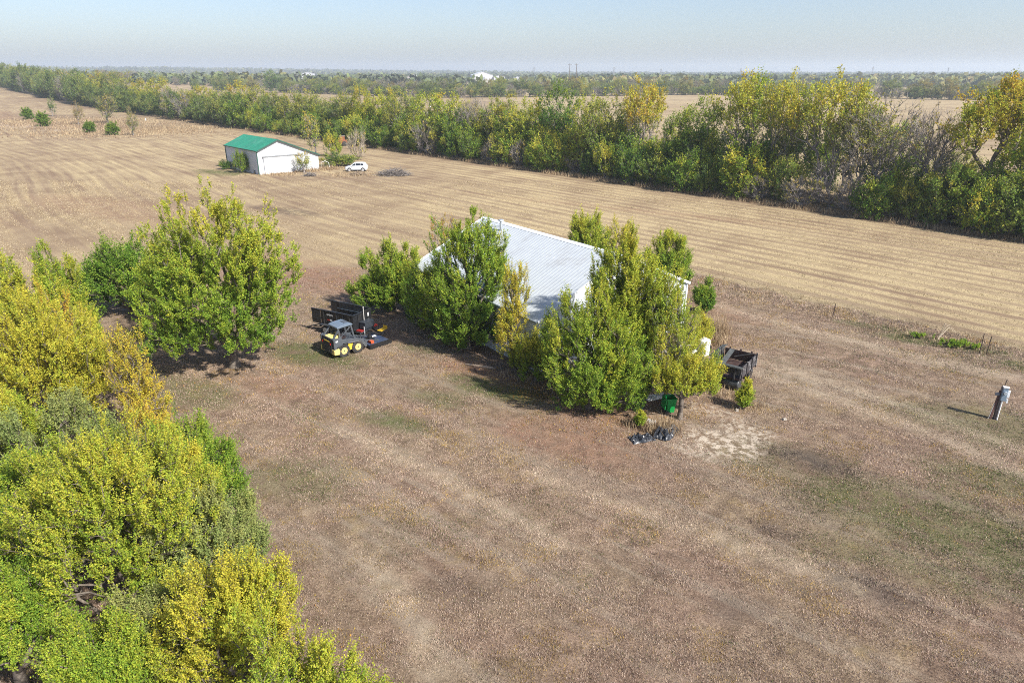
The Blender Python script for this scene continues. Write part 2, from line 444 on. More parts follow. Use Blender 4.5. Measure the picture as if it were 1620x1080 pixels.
# tall dead grass: along the hedgerow foot, the fence line and round the barn
sx, sy, sh = [], [], []
def strip_pts(n, s0, s1, off0, off1, h0, h1):
    s = s0 + (s1 - s0) * rng.random(n) ** 1.6; o = rng.uniform(off0, off1, n)
    sx.append(78 + ROW_D[0] * s + ROW_N[0] * o); sy.append(58 + ROW_D[1] * s + ROW_N[1] * o); sh.append(rng.uniform(h0, h1, n))
strip_pts(13000, -10, 420, -2.2, 1.2, .3, 1.0)
def clump_pts(cx, cy, r, n, h0, h1):
    sx.append(cx + rng.normal(0, r, n)); sy.append(cy + rng.normal(0, r * .7, n)); sh.append(rng.uniform(h0, h1, n))
for (cx, cy, r, n, h0, h1) in [(14.9, 47.6, .55, 420, .6, 1.7), (14.3, 45.6, .6, 260, .4, 1.2), (6.9, 33.2, .35, 160, .3, .9), (8.1, 32.6, .4, 260, .4, 1.1),
                               (12.6, 37.0, .7, 120, .2, .5), (13.6, 35.6, .6, 140, .15, .45), (11.6, 38.6, .8, 150, .3, .8), (1.2, 39.6, .9, 160, .2, .6), (3.6, 37.2, .9, 160, .2, .6),
                               (-45, 133.2, 2.2, 200, .2, .8), (-40.5, 138.5, 1.8, 200, .3, 1.0), (-37, 141, 1.6, 160, .3, 1.1), (-30, 133.5, 2.6, 200, .2, .7), (-30, 132, 3, 120, .2, .6),
                               (29.2, 48.0, 1.6, 220, .1, .4), (32.5, 45.2, 1.6, 260, .1, .4), (25.5, 52, 1.2, 180, .1, .4), (21, 56.5, 2.5, 260, .1, .35), (17, 60, 2.0, 200, .1, .4), (-160, 268, 22, 2600, .3, 1.0), (-128, 232, 16, 2000, .3, 1.0), (-185, 292, 16, 1500, .3, .8), (-120, 246, 14, 1500, .3, .8)]:
    clump_pts(cx, cy, r, n, h0, h1)
x = np.concatenate(sx); y = np.concatenate(sy); h = np.concatenate(sh)
def tall_col(x, y, n):
    pal = np.array([[.50, .38, .23], [.36, .25, .15], [.58, .46, .29], [.24, .16, .10]])
    return pal[rng.choice(4, n)] * rng.uniform(.7, 1.15, (n, 1))
blades("tall_dead_grass", x, y, 3, h, .02 + .00045 * np.hypot(x, y), tall_col, spread=.12, lean=.6)
# fallen leaves under the trees
lx, ly = [], []
for (cx, cy, r, n) in [(2.1, 37.2, 1.1, 1500), (.6, 38.6, 1.2, 700), (4.5, 33.6, 1.8, 600), (8.5, 34.5, 1.6, 500), (-18.6, 40.4, 2.6, 500), (-17.2, 28.5, 1.6, 700), (-8.6, 17.5, 1.6, 500), (-3.0, 42.0, 1.8, 400)]:
    lx.append(cx + rng.normal(0, r, n)); ly.append(cy + rng.normal(0, r * .7, n))
x = np.concatenate(lx); y = np.concatenate(ly)
def leaf_col(x, y, n):
    pal = np.array([[.52, .27, .05], [.46, .33, .07], [.33, .17, .05], [.25, .15, .07]])
    return pal[rng.choice(4, n)] * rng.uniform(.7, 1.15, (n, 1))
blades("fallen_leaves", x, y, 1, np.full(len(x), .09), np.full(len(x), .07), leaf_col, spread=.05, lean=.98)

# ---------------------------------------------------------------- trees: limbs grown through the crown's volume, leaves along every shoot
def unit(v):
    return v / np.maximum(np.linalg.norm(v, axis=-1, keepdims=True), 1e-9)

def tree_data(seed, env, n_pts=500, trunk=1.6, stems=1, shoots=4, lps=16, shoot_len=.7, leaf=.09, up=.7, out=.6,
              yel=.4, ygrad=.15, ynoise=.12, leaf_lo=None, leaf_prob=1.0, top_only=None, r_tip=.007, twig=.006, lobes=9,
              lobe_r=.42, fill=.25, spread=.25, wide=.5, stem_spread=.5, tall=1.45, jit=(.50, .80), ymax=None):
    if ymax is None: ymax = .74 if yel < .70 else 1.0
    g = np.random.default_rng(seed)
    env = np.array(env, float)
    vol = env[:, 3] * env[:, 4] * env[:, 5]; pr = vol ** .8 / (vol ** .8).sum()
    P, L = [], []
    lid = 0
    for e, p in zip(env, pr):
        k = max(3, int(round(lobes * (p * len(env)) ** .5)))
        n_e = int(n_pts * p)
        cen, rad = e[:3], e[3:6]
        phi = g.uniform(0, 2 * np.pi) + np.arange(k) * 2.39996
        zz = 1 - (np.arange(k) + .5) / k * 1.75
        zz = np.clip(zz + g.normal(0, .12, k), -.8, 1)
        rr_ = np.sqrt(np.maximum(0, 1 - zz ** 2))
        dirs = np.stack([np.cos(phi) * rr_, np.sin(phi) * rr_, zz], 1)
        lc = cen + dirs * rad * g.uniform(jit[0], jit[1], (k, 1))
        lr = lobe_r * rad * g.uniform(.65, 1.4, (k, 1)) * np.array([1, 1, tall])
        which = g.integers(0, k, n_e)
        d = unit(g.normal(size=(n_e, 3))); q = g.random(n_e) ** (1 / 2.2)
        pts = lc[which] + d * q[:, None] * lr[which]
        nf = int(n_e * fill)
        pts[:nf] = cen + unit(g.normal(size=(nf, 3))) * (g.random(nf) ** .5)[:, None] * rad * .85
        P.append(pts); L.append(which + lid); lid += k
    P = np.concatenate(P); L = np.concatenate(L)
    zmin = (env[:, 2] - env[:, 5]).min()
    # bring the cloud of shoot bases back inside the crown's real outline
    zt = (env[:, 2] + env[:, 5]).max(); top = np.percentile(P[:, 2], 99.7) + .75 * shoot_len * up / (up + wide)
    if top > zt: P[:, 2] *= zt / top
    for c_ in (0, 1):
        lo, hi = (env[:, c_] - env[:, 3 + c_]).min(), (env[:, c_] + env[:, 3 + c_]).max()
        a_, b_ = np.percentile(P[:, c_], [.6, 99.4]); m_ = (a_ + b_) / 2
        k_ = min(1.0, (hi - lo - .5 * shoot_len) / max(b_ - a_, 1e-6))
        P[:, c_] = (P[:, c_] - m_) * k_ + (lo + hi) / 2
    ok = P[:, 2] > max(.15, zmin)
    P, L = P[ok], L[ok]
    ztop = P[:, 2].max()
    # stems
    nodes = [np.zeros(3)]; par = [-1]; plen = [0.0]
    def add(p, j):
        nodes.append(np.array(p, float)); par.append(j); plen.append(plen[j] + float(np.linalg.norm(nodes[-1] - nodes[j]))); return len(nodes) - 1
    for s in range(stems):
        a = g.uniform(0, 6.28); j = 0
        lean = stem_spread * (0 if stems == 1 else 1)
        for q in (.35, .7, 1.0):
            j = add([math.cos(a) * lean * q * trunk * .6 + g.normal(0, .05) * trunk * .3, math.sin(a) * lean * q * trunk * .6 + g.normal(0, .05) * trunk * .3, trunk * q], j)
    N0 = len(nodes)
    order = np.argsort(np.linalg.norm((P - np.array([0, 0, trunk])) * np.array([1, 1, .9]), axis=1))
    cap = N0 + len(P) * 3
    A = np.zeros((cap, 3)); A[:N0] = nodes; PL = np.zeros(cap); PL[:N0] = plen
    PAR = np.full(cap, -1); PAR[:N0] = par
    n = N0; tip = np.zeros(len(P), int)
    st0 = 3 if N0 > 3 else 0
    for i in order:
        p = P[i]
        dv = p - A[:n]; dist = np.sqrt((dv ** 2).sum(1))
        cost = dist * (1 + .9 * (dv[:, 2] < -.1 * dist) ) + .42 * PL[:n]
        cost[:min(st0, n)] += 50
        j = int(np.argmin(cost)); dd = dist[j]
        seg = 1 if dd < .9 else (2 if dd < 2.2 else 3)
        a0 = A[j].copy()
        for q in range(1, seg):
            f = q / seg
            m = a0 + (p - a0) * f + g.normal(0, .05, 3) * dd + np.array([0, 0, .07 * dd * math.sin(math.pi * f)])
            A[n] = m; PAR[n] = j; PL[n] = PL[j] + np.linalg.norm(m - A[j]); j = n; n += 1
        A[n] = p; PAR[n] = j; PL[n] = PL[j] + np.linalg.norm(p - A[j]); tip[i] = n; n += 1
    A, PAR = A[:n], PAR[:n]
    cnt = np.ones(n)
    for i in range(n - 1, 0, -1):
        cnt[PAR[i]] += cnt[i]
    rad = r_tip * cnt ** .47
    # limbs as tapered tubes
    e = np.arange(1, n); a, b = A[PAR[e]], A[e]
    ra = np.minimum(rad[PAR[e]], rad[e] * 1.5 + .004); rb = rad[e]
    root = PAR[e] == 0
    ra[root] = rb[root] * 1.5
    d = unit(b - a); ref = np.where(np.abs(d[:, 2:]) > .9, np.array([1., 0, 0]), np.array([0, 0, 1.]))
    s1 = unit(np.cross(d, ref)); s2 = np.cross(d, s1)
    K = 5
    ang = np.arange(K) * 2 * np.pi / K
    ring = np.cos(ang)[None, :, None] * s1[:, None, :] + np.sin(ang)[None, :, None] * s2[:, None, :]
    a = a - np.where(root[:, None], np.array([0, 0, .12]), 0)
    Va = a[:, None] + ring * ra[:, None, None]; Vb = (b + d * .0)[:, None] + ring * rb[:, None, None]
    BV = np.concatenate([Va, Vb], 1).reshape(-1, 3)
    base = (np.arange(len(e)) * 2 * K)[:, None]
    k0 = np.arange(K); k1 = (k0 + 1) % K
    BF = np.stack([base + k0, base + k1, base + K + k1, base + K + k0], -1).reshape(-1, 4)
    # shoots
    T = A[tip]
    axis_c = np.array([env[:, 0].mean(), env[:, 1].mean()])
    outv = T.copy(); outv[:, :2] -= axis_c * .5; outv[:, 2] = (T[:, 2] - .45 * ztop) * .35; outv = unit(outv)
    S0 = np.repeat(T, shoots, 0); O = np.repeat(outv, shoots, 0); SL = np.repeat(L, shoots)
    ns = len(S0)
    sdir = unit(O * out + np.array([0, 0, up]) + g.normal(0, wide, (ns, 3)))
    slen = shoot_len * g.uniform(.55, 1.25, ns)
    side = unit(np.cross(sdir, g.normal(size=(ns, 3)))) * twig
    TV = np.stack([S0 - side, S0 + side, S0 + sdir * slen[:, None]], 1).reshape(-1, 3)
    TF = np.arange(ns * 3).reshape(-1, 3) + len(BV)
    branch = (np.concatenate([BV, TV]), [BF, TF])
    # leaves
    hrel = S0[:, 2] / ztop
    pr_ = np.full(ns, leaf_prob)
    if top_only is not None: pr_ = pr_ * smooth(hrel + g.normal(0, .07, ns), top_only - .1, top_only + .1)
    if leaf_lo is not None: pr_ = np.maximum(pr_, leaf_prob * (1 - smooth(hrel + g.normal(0, .07, ns), leaf_lo - .12, leaf_lo + .08)))
    lob_rand = g.normal(0, 1, lid); lob_p = g.random(lid)
    keep = g.random(ns) < pr_
    S0, sdir, slen, SL, O, hrel = S0[keep], sdir[keep], slen[keep], SL[keep], O[keep], hrel[keep]
    ns = len(S0)
    if ns == 0: return None, branch
    f = (np.arange(lps) + .5) / lps
    pos = S0[:, None] + sdir[:, None] * (slen[:, None] * (f[None] * 1.02))[..., None]
    pos = pos.reshape(-1, 3) + g.normal(0, spread * leaf, (ns * lps, 3)); nl = len(pos)
    sd_ = np.repeat(sdir, lps, 0); O_ = np.repeat(O, lps, 0)
    sd2 = unit(g.normal(size=(nl, 3)))
    ax = unit(sd_ * .45 + sd2 * .9 + np.array([0, 0, -.12]))
    nr = unit(np.array([0, 0, .55]) + O_ * .35 + g.normal(0, .55, (nl, 3)))
    wv = unit(np.cross(ax, nr))
    l = leaf * g.uniform(.65, 1.25, nl)[:, None]; w = l * .30
    bend = nr * l * .07
    LV = np.stack([pos, pos + ax * l * .5 + wv * w - bend, pos + ax * l, pos + ax * l * .5 - wv * w - bend], 1).reshape(-1, 3)
    LF = np.arange(nl * 4).reshape(-1, 4)
    shoot_r = g.normal(0, .05, ns)
    y_ = yel + ygrad * (np.repeat(hrel, lps) - .5) * 2 + ynoise * np.repeat(lob_rand[SL], lps) + np.repeat(shoot_r, lps) + g.normal(0, .07, nl)
    br = np.repeat(g.uniform(.82, 1.12, ns), lps) * g.uniform(.8, 1.18, nl)
    y_ = np.minimum(y_, ymax)
    at = np.stack([np.clip(y_, 0, 1), br, 0 * br], 1)
    return (LV, [LF], at), branch

def tree_meshes(name, leafm, barkm, **kw):
    lf, br = tree_data(**kw)
    bm_ = set_mesh(bpy.data.meshes.new(name + "_limbs"), br[0], br[1], mats=[barkm], smooth_shade=False)
    lm_ = None
    if lf is not None:
        lm_ = set_mesh(bpy.data.meshes.new(name + "_leaves"), lf[0], lf[1], [("leaf", 'FACE', lf[2])], mats=[leafm])
    return lm_, bm_
def plant(meshes, name, label, cat, loc, rz=0, scale=(1, 1, 1), group=None, leafm=None, barkm=None, stem="trunk"):
    o = thing(name, label, cat, loc, rz, group)
    o.scale = scale
    lm_, bm_ = meshes
    b = link(stem, bm_, o)
    if barkm: b.material_slots[0].link = 'OBJECT'; b.material_slots[0].material = barkm
    if lm_:
        c = link("crown", lm_, o)
        if leafm: c.material_slots[0].link = 'OBJECT'; c.material_slots[0].material = leafm
    return o
LM_ELM = leaf_mat("elm", 0, 1.14)
LM_SAGE = leaf_mat("sage", .08, 1.12, SAGE_STOPS)
def own_tree(name, label, cat, loc, group=None, leafm=None, barkm=None, stem="trunk", **kw):
    return plant(tree_meshes(name, leafm or LM_ELM, barkm or BARK, **kw), name, label, cat, (loc[0], loc[1], gz(loc[0], loc[1])), 0, group=group, stem=stem)

GY_, GB, GW = "trees along the near edge of the yard", "trees crowding the metal barn", "trees of the wooded yard corner"
# lone elm in the yard: crown wide and low on the sunny side, tall plumes above
own_tree("elm_tree", "round green elm with yellow upright tops alone on a short trunk beside the skid loader", "tree", (-18.25, 41.29),
         seed=3, env=[(-.7, 0, 4.4, 4.6, 4.0, 3.2), (.4, .6, 7.4, 3.6, 3.2, 3.8), (-2.6, .4, 6.6, 2.3, 2.3, 3.0), (2.7, 0, 5.6, 2.2, 2.4, 3.4), (-2.4, -1.4, 2.7, 2.6, 2.0, 1.6), (1.6, -1.4, 3.0, 2.2, 1.8, 1.6)],
         n_pts=2200, trunk=1.5, shoots=4, lps=21, shoot_len=.6, leaf=.105, yel=.47, ygrad=.20, ynoise=.04, lobes=24, lobe_r=.21, tall=1.6, up=1.0, out=.45, jit=(.42, 1.0), r_tip=.008, fill=.05, wide=.32)
own_tree("elm_tree", "dense dark green elm bush beyond the left side of the lone yard elm", "tree", (-30.6, 52.0), GW,
         seed=5, env=[(.2, 0, 3.1, 3.4, 2.8, 2.9), (-.8, 0, 3.4, 2.4, 2.3, 2.4), (2.2, -.6, 2.4, 2.2, 1.9, 2.3), (-1.8, -.4, 2.0, 2.0, 1.8, 2.0)],
         n_pts=900, trunk=.5, stems=4, shoots=4, lps=17, shoot_len=.75, leaf=.125, yel=.28, ygrad=.06, ynoise=.05, lobes=26, lobe_r=.2, fill=.05, jit=(.5, .95), up=.8, out=.6, wide=.36, r_tip=.008)
own_tree("elm_tree", "olive green elm half hidden behind the lone yard elm", "tree", (-26.3, 49.8), GW,
         seed=6, env=[(0, 0, 3.3, 2.3, 2.2, 3.0)], n_pts=460, trunk=.8, stems=3, shoots=4, lps=16, shoot_len=.7, leaf=.125, yel=.46, ynoise=.06, lobes=20, lobe_r=.2, fill=.05, wide=.3)

# wooded corner at the near side of the yard
def T(label, loc, **kw):
    g = kw.pop("group", GY_)
    cat = kw.pop("cat", "tree"); nm = kw.pop("name", "elm_tree")
    d = dict(n_pts=560, trunk=.9, shoots=4, lps=19, shoot_len=.58, leaf=.085, wide=.31, up=1.05, out=.47, lobes=24, lobe_r=.22, tall=1.7, fill=.04, jit=(.45, 1.10))
    d.update(kw)
    d['n_pts'] = int(d['n_pts'] * 2.0); d['leaf'] *= .88; d['lps'] += 4; d['ynoise'] = min(d.get('ynoise', .045), .045)
    return own_tree(nm, label, cat, loc, g, **d)
T("olive yellow elm cut by the left frame edge, farthest of the near yard trees", (-33.2, 41.2), seed=21, env=[(0, 0, 4.6, 2.5, 2.3, 3.4), (-1.6, -1, 3.4, 2.0, 2, 3)], yel=.58, ygrad=.10, leaf=.10)
T("olive green elm with a rounded top, second farthest of the near yard trees", (-29.2, 42.2), seed=22, env=[(0, 0, 4.6, 1.8, 1.8, 3.2), (.8, -1, 3.2, 1.8, 1.8, 2.7)], yel=.50, ygrad=.08, leaf=.10)
T("gold and green elm in front of the olive round-topped elm", (-27.0, 37.8), seed=23, env=[(0, 0, 3.6, 2.1, 1.9, 3.0), (-2.2, 0, 3.4, 1.8, 1.8, 3.0)], yel=.60, ygrad=.08, n_pts=480, leaf=.095)
T("thin brown and yellow elm with half its leaves down behind the bright yellow elm", (-25.0, 34.6), seed=24, env=[(0, 0, 4.0, 2.0, 1.9, 3.4), (1.6, .4, 3.0, 1.6, 1.5, 2.4)], yel=.76, ygrad=.02, n_pts=420, leaf_prob=.62, ynoise=.06)
T("large bright lemon yellow elm with many upright plumes", (-23.0, 30.4), seed=25, env=[(0, 0, 4.8, 2.7, 2.3, 3.5), (-2.1, -.2, 4.0, 2.0, 2.0, 3.1), (1.4, .5, 4.2, 1.9, 1.8, 3.0)], yel=.68, ygrad=.06, ynoise=.045, n_pts=820, leaf=.085)
T("slender orange brown elm with bare grey twigs showing at the edge of the lawn", (-19.0, 31.0), seed=26, env=[(.2, 0, 3.9, 1.0, 1.0, 2.5), (.9, -.6, 2.3, 1.1, 1.0, 1.9), (-.3, .3, 4.6, .9, .9, 1.5)], yel=.78, ygrad=-.02, ymax=.88, ynoise=.05, n_pts=360, leaf_prob=.50, shoots=3, lps=14)
T("small orange sapling at the lawn edge before the slender orange elm", (-17.0, 28.2), seed=27, env=[(0, 0, 1.9, .9, .9, 1.8)], yel=.78, ymax=.88, n_pts=140, leaf_prob=.6, cat="tree", ynoise=.05)
T("fresh green round elm with pale leaves below the lemon yellow elm", (-17.9, 24.0), seed=28, env=[(-.2, 0, 3.6, 2.4, 2.1, 2.6), (1.4, .2, 3.2, 1.5, 1.5, 2.2)], yel=.40, ygrad=.07, n_pts=600, leaf=.082, leafm=LM_SAGE, ynoise=.06)
T("mid green elm at the lawn edge, round top clear of the yellow tree beside it", (-12.9, 24.3), seed=29, env=[(0, 0, 3.0, 1.65, 1.5, 2.2), (.5, -.4, 1.8, 1.4, 1.3, 1.7)], yel=.36, ygrad=.06, n_pts=430, leaf=.08)
T("yellow green elm with open dark gaps, largest of the near yard trees", (-13.2, 18.6), seed=30, env=[(0, 0, 4.0, 2.6, 2.3, 3.4), (1.4, .6, 4.6, 1.9, 1.7, 2.6), (-1.7, .3, 4.5, 1.9, 1.8, 2.6), (-.4, 1, 5.4, 1.6, 1.5, 1.9)], yel=.52, ygrad=.12, n_pts=900, leaf=.075, lps=18, ynoise=.06)
T("golden yellow sapling between the mid green elm and the open yellow green elm", (-12.3, 21.6), seed=31, env=[(0, 0, 3.6, 1.2, 1.2, 2.6)], yel=.68, ygrad=.08, n_pts=320, leaf=.075)
T("pale sage green sapling with a straight grey stem among the near yard trees", (-10.4, 19.6), seed=32, env=[(0, 0, 2.7, 1.1, 1.0, 2.5), (-1.3, -.6, 2.6, .9, .9, 2.2)], yel=.42, n_pts=340, leaf=.075, leafm=LM_SAGE)
T("narrow sage green sapling leaning out over the lawn", (-9.8, 21.2), seed=33, env=[(0, 0, 1.8, .55, .55, 1.9)], yel=.40, n_pts=120, leaf=.075, leafm=LM_SAGE)
T("bright yellow elm at the lawn edge low in the picture", (-8.1, 15.6), seed=34, env=[(0, 0, 2.9, 1.6, 1.5, 2.3), (-1.2, -.2, 2.3, 1.3, 1.3, 2.0), (.5, .2, 3.3, 1.0, 1.0, 1.6)], yel=.63, ygrad=.08, n_pts=620, leaf=.07, lps=17, ynoise=.06)
T("green elm with yellow tips at the bottom left corner above bare soil", (-15.2, 15.9), seed=35, env=[(0, 0, 3.2, 1.7, 1.6, 2.0), (-1.5, .6, 3.0, 1.5, 1.5, 1.9)], yel=.42, ygrad=.10, n_pts=500, leaf=.07)
T("sage green shrub low between the two bright yellow elms", (-10.6, 16.1), seed=36, env=[(0, 0, 1.7, 1.6, 1.4, 1.7)], yel=.44, n_pts=330, leaf=.072, leafm=LM_SAGE)
T("pale green leafy treetop rising from below the bottom edge of the picture", (-6.0, 13.4), seed=37, env=[(0, 0, 2.6, 1.3, 1.2, 2.4), (1.2, -.3, 2.4, 1.1, 1.0, 2.1), (2.3, -.5, 2.0, 1.0, .9, 1.7)], yel=.54, ygrad=.10, n_pts=520, leaf=.065, tall=1.8)
T("leaf green elm at the left frame edge beside the open yellow green elm", (-17.8, 20.2), seed=38, env=[(0, 0, 3.2, 1.9, 1.7, 2.5), (.9, .5, 3.6, 1.2, 1.2, 1.9)], yel=.38, ygrad=.08, n_pts=520, leaf=.078)
T("yellow green elm squeezed against the left frame edge below the lemon yellow elm", (-21.8, 25.8), seed=39, env=[(0, 0, 3.0, 2.2, 1.9, 2.6)], yel=.52, ygrad=.08, n_pts=480, leaf=.085)
T("sunlit yellow green elm filling the bottom of the near yard trees", (-11.6, 14.6), seed=40, env=[(0, 0, 2.4, 1.5, 1.3, 1.9)], yel=.46, ygrad=.08, n_pts=430, leaf=.07)

# trees round the metal barn
def B(label, loc, **kw):
    kw['yel'] = kw['yel'] + .07
    return T(label, loc, group=GB, **kw)
B("bushy green elm at the far end of the barn's shaded wall", (-9.6, 52.6), seed=51, env=[(-.1, 0, 3.0, 2.1, 1.9, 2.7), (-1.5, -.3, 1.6, 1.9, 1.5, 1.7), (1.0, 0, 3.2, 1.5, 1.3, 2.4), (.4, -.4, 1.4, 1.8, 1.2, 1.4)], yel=.38, ygrad=.10, n_pts=700, leaf=.11, lps=16)
B("tall dark green elm covering the middle of the barn's shaded wall and roof", (-3.2, 44.7), seed=52, env=[(.2, 0, 5.2, 2.7, 2.1, 4.0), (-1.9, .8, 3.6, 2.1, 1.9, 2.9), (1.4, -.1, 5.8, 1.5, 1.5, 2.9), (.2, .5, 7.6, 1.6, 1.4, 1.9), (.3, -.6, 1.9, 2.4, 1.6, 1.9), (-.6, -.5, 1.2, 2.0, 1.2, 1.2)],
  yel=.34, ygrad=.10, ynoise=.05, n_pts=1000, leaf=.10, lps=17, trunk=1.6, r_tip=.009)
B("green elm shoulder low on the barn wall next to the tall dark elm", (-6.2, 48.2), seed=53, env=[(0, 0, 2.6, 1.9, 1.4, 2.6), (1.2, -1.2, 1.5, 1.6, 1.2, 1.5)], yel=.40, n_pts=460, leaf=.10, shoot_len=.7)
B("rust and yellow sapling thin against the white barn roof", (.15, 40.6), seed=54, env=[(0, 0, 4.6, .75, .7, 2.6), (-.3, -.2, 2.6, .8, .7, 1.9), (.5, .2, 5.6, .5, .5, 1.6)], yel=.64, ymax=.86, ygrad=-.02, ynoise=.10, n_pts=330, leaf=.085, leaf_prob=.55, shoots=3)
B("low yellow green sapling at the foot of the barn wall", (1.5, 39.0), seed=55, env=[(0, 0, 1.7, 1.1, .8, 1.7), (1.0, -.9, 1.3, .8, .7, 1.3), (-.9, .9, 1.2, .7, .6, 1.2)], yel=.50, n_pts=330, leaf=.085, leaf_prob=.8)
B("big bushy elm spreading over the barn corner, lower of the corner pair", (4.4, 35.4), seed=56, env=[(.2, 0, 3.2, 2.4, 2.1, 3.3), (-1.35, .5, 4.3, 1.3, 1.4, 2.6), (1.7, -.4, 2.4, 1.9, 1.6, 2.4), (.5, -.5, 1.3, 2.3, 1.5, 1.3)], yel=.40, ygrad=.12, n_pts=860, leaf=.092, lps=17, ynoise=.05)
B("tallest barn elm with yellow upright tops rising above the roof corner", (6.2, 37.8), seed=57, env=[(.4, 0, 5.5, 2.3, 2.1, 4.0), (-.4, .1, 6.9, 1.4, 1.5, 2.4), (1.7, .1, 6.4, 1.8, 1.8, 2.8), (.5, -.6, 3.2, 2.2, 1.9, 2.8)],
  yel=.45, ygrad=.10, ynoise=.05, n_pts=1050, leaf=.098, lps=17, trunk=1.8, r_tip=.009)
B("thin yellow green sapling with grey twigs before the barn's sunny end", (9.1, 36.2), seed=58, env=[(0, 0, 4.2, 1.5, 1.3, 3.0), (1.0, .2, 2.3, 1.7, 1.2, 1.8), (-.4, 0, 5.6, 1.1, 1.0, 1.9)], yel=.52, ygrad=-.03, n_pts=600, leaf=.085, leaf_prob=.72, shoots=3, lps=15, barkm=BARK_GREY)
B("spindly yellow sapling over the green bin", (9.4, 34.0), seed=59, env=[(.5, .2, 2.5, 1.7, 1.1, 1.1), (1.2, .6, 2.2, 1.0, .9, 1.0), (-.6, .4, 2.4, 1.0, .9, .9)], yel=.50, n_pts=330, leaf=.085, leaf_prob=.85, shoots=3, trunk=1.3)
B("small green shrub in front of the old wagon", (13.3, 35.2), name="green_shrub", cat="shrub", stem="stem", seed=60, env=[(0, 0, .62, .42, .36, .7), (.1, .1, 1.15, .26, .26, .6)], yel=.46, n_pts=110, leaf_prob=.85, shoot_len=.4, leaf=.085, trunk=.1, stems=3)
B("round green elm beyond the barn's far eave", (7.4, 63.4), seed=61, env=[(0, 0, 3.0, 1.6, 1.5, 2.7), (-.9, 0, 3.6, 1.0, 1.0, 2.2)], yel=.46, n_pts=330, leaf=.12, shoot_len=.75)
B("half bare elm beyond the far eave, right of the round green one", (10.3, 63.8), seed=62, env=[(0, 0, 2.6, 1.7, 1.5, 2.6)], yel=.60, n_pts=260, leaf=.11, leaf_prob=.4, barkm=BARK_GREY)
B("green elm behind the far corner of the barn's sunny end", (13.6, 58.8), seed=63, env=[(0, 0, 2.9, 1.9, 1.7, 2.4), (1.0, 0, 2.1, 1.2, 1.1, 1.9)], yel=.38, n_pts=330, leaf=.11)
B("small upright green shrub at the fence beyond the barn", (15.4, 52.2), name="green_shrub", cat="shrub", stem="stem", seed=64, env=[(0, 0, 1.3, .75, .65, 1.4)], yel=.26, n_pts=150, leaf=.10, trunk=.3, stems=3)
B("weedy yellow shrub by the white tank", (13.1, 44.6), name="weedy_shrub", cat="shrub", stem="stem", seed=65, env=[(0, 0, 1.2, .9, .8, 1.3), (-.6, -.8, .9, .7, .7, 1.0)], yel=.58, n_pts=190, leaf=.08, leaf_prob=.7, trunk=.3, stems=4)
B("bare twiggy sapling with rust leaves beyond the barn's far roof corner", (-6.3, 64.2), seed=66, env=[(0, 0, 3.0, 1.7, 1.4, 2.9)], yel=.80, n_pts=240, leaf=.11, leaf_prob=.12, barkm=BARK_GREY)
B("little yellow green shrub among the junk near the black plastic", (7.0, 33.0), name="green_shrub", cat="shrub", stem="stem", seed=67, env=[(0, 0, .45, .22, .2, .5)], yel=.42, n_pts=60, trunk=.1, stems=4, shoot_len=.3, leaf=.075)
for (x_, y_, sc_, lb_) in [(31.2, 44.9, .85, "low bright green bush on the fence line before the two steel posts"), (29.6, 46.6, .5, "low green bush on the fence line, small one beside the bright bush"),
                           (35.6, 41.6, 1.1, "low green bush on the fence line at the frame edge")]:
    T(lb_, (x_, y_), group="bushes on the fence line", name="green_shrub", cat="shrub", stem="stem", seed=int(x_ * 10), ygrad=.0, env=[(0, 0, .16, 1.2 * sc_, .7 * sc_, .26 * sc_), (.9, -.5, .14, .7 * sc_, .6 * sc_, .2 * sc_)], yel=.40, n_pts=70, leaf=.10, leaf_prob=.6, shoot_len=.25, trunk=.1, stems=4)

# hedgerow prototypes
HB = dict(n_pts=520, shoots=4, lps=8, shoot_len=1.2, leaf=.27, r_tip=.014, twig=.015, lobes=18, lobe_r=.27, wide=.42, fill=.12, jit=(.5, .95), tall=1.3)
def proto(name, **kw):
    d = dict(HB); d.update(kw)
    return tree_meshes(name, LM_ELM, kw.pop("barkm", None) or BARK_GREY, **{k: v for k, v in d.items() if k != "barkm"})
FULL = [(0, 0, 8.6, 4.3, 4.0, 5.4), (-1.6, 0, 5.6, 3.2, 3.0, 4.8), (1.8, 0, 5.0, 3.2, 3.0, 4.4), (0, 0, 2.6, 3.8, 3.4, 2.4)]
OPEN = [(0, 0, 9.4, 4.6, 4.2, 4.6), (-2.4, .4, 8.4, 3.0, 2.8, 4.2), (2.6, -.3, 8.0, 3.0, 2.8, 4.4), (0, 0, 5, 2.6, 2.4, 3)]
P_FULL = [proto("hedge_full", seed=s, env=FULL, trunk=2.0, yel=.42, ygrad=.14, ynoise=.09) for s in (101, 102, 103)]
P_HALF = [proto("hedge_half", seed=s, env=OPEN, trunk=2.8, yel=.46, ygrad=.12, ynoise=.10, leaf_prob=.62, leaf_lo=.45, stems=2) for s in (111, 112, 113)]
P_TOP = [proto("hedge_top", seed=s, env=OPEN, trunk=3.2, yel=.46, ygrad=.10, ynoise=.08, top_only=.60, leaf_lo=.28, stems=2, n_pts=480) for s in (121, 122)]
P_BARE = [proto("hedge_bare", seed=s, env=OPEN, trunk=3.0, yel=.55, leaf_prob=.06, shoots=5, twig=.022, n_pts=520, stems=2 + s % 2, shoot_len=1.3) for s in (131, 132, 133)]
P_SPREAD = proto("hedge_spread", seed=141, env=[(0, 0, 12.6, 6.0, 5.0, 3.0), (-4.0, 0, 10.4, 3.6, 3.4, 2.8), (2, 0, 13.0, 4.6, 4.0, 3.0), (4.0, 1, 10.4, 3.4, 3.0, 3.0)], trunk=4.6, n_pts=520, yel=.46, ygrad=.12, lps=9, r_tip=.018, barkm=BARK)
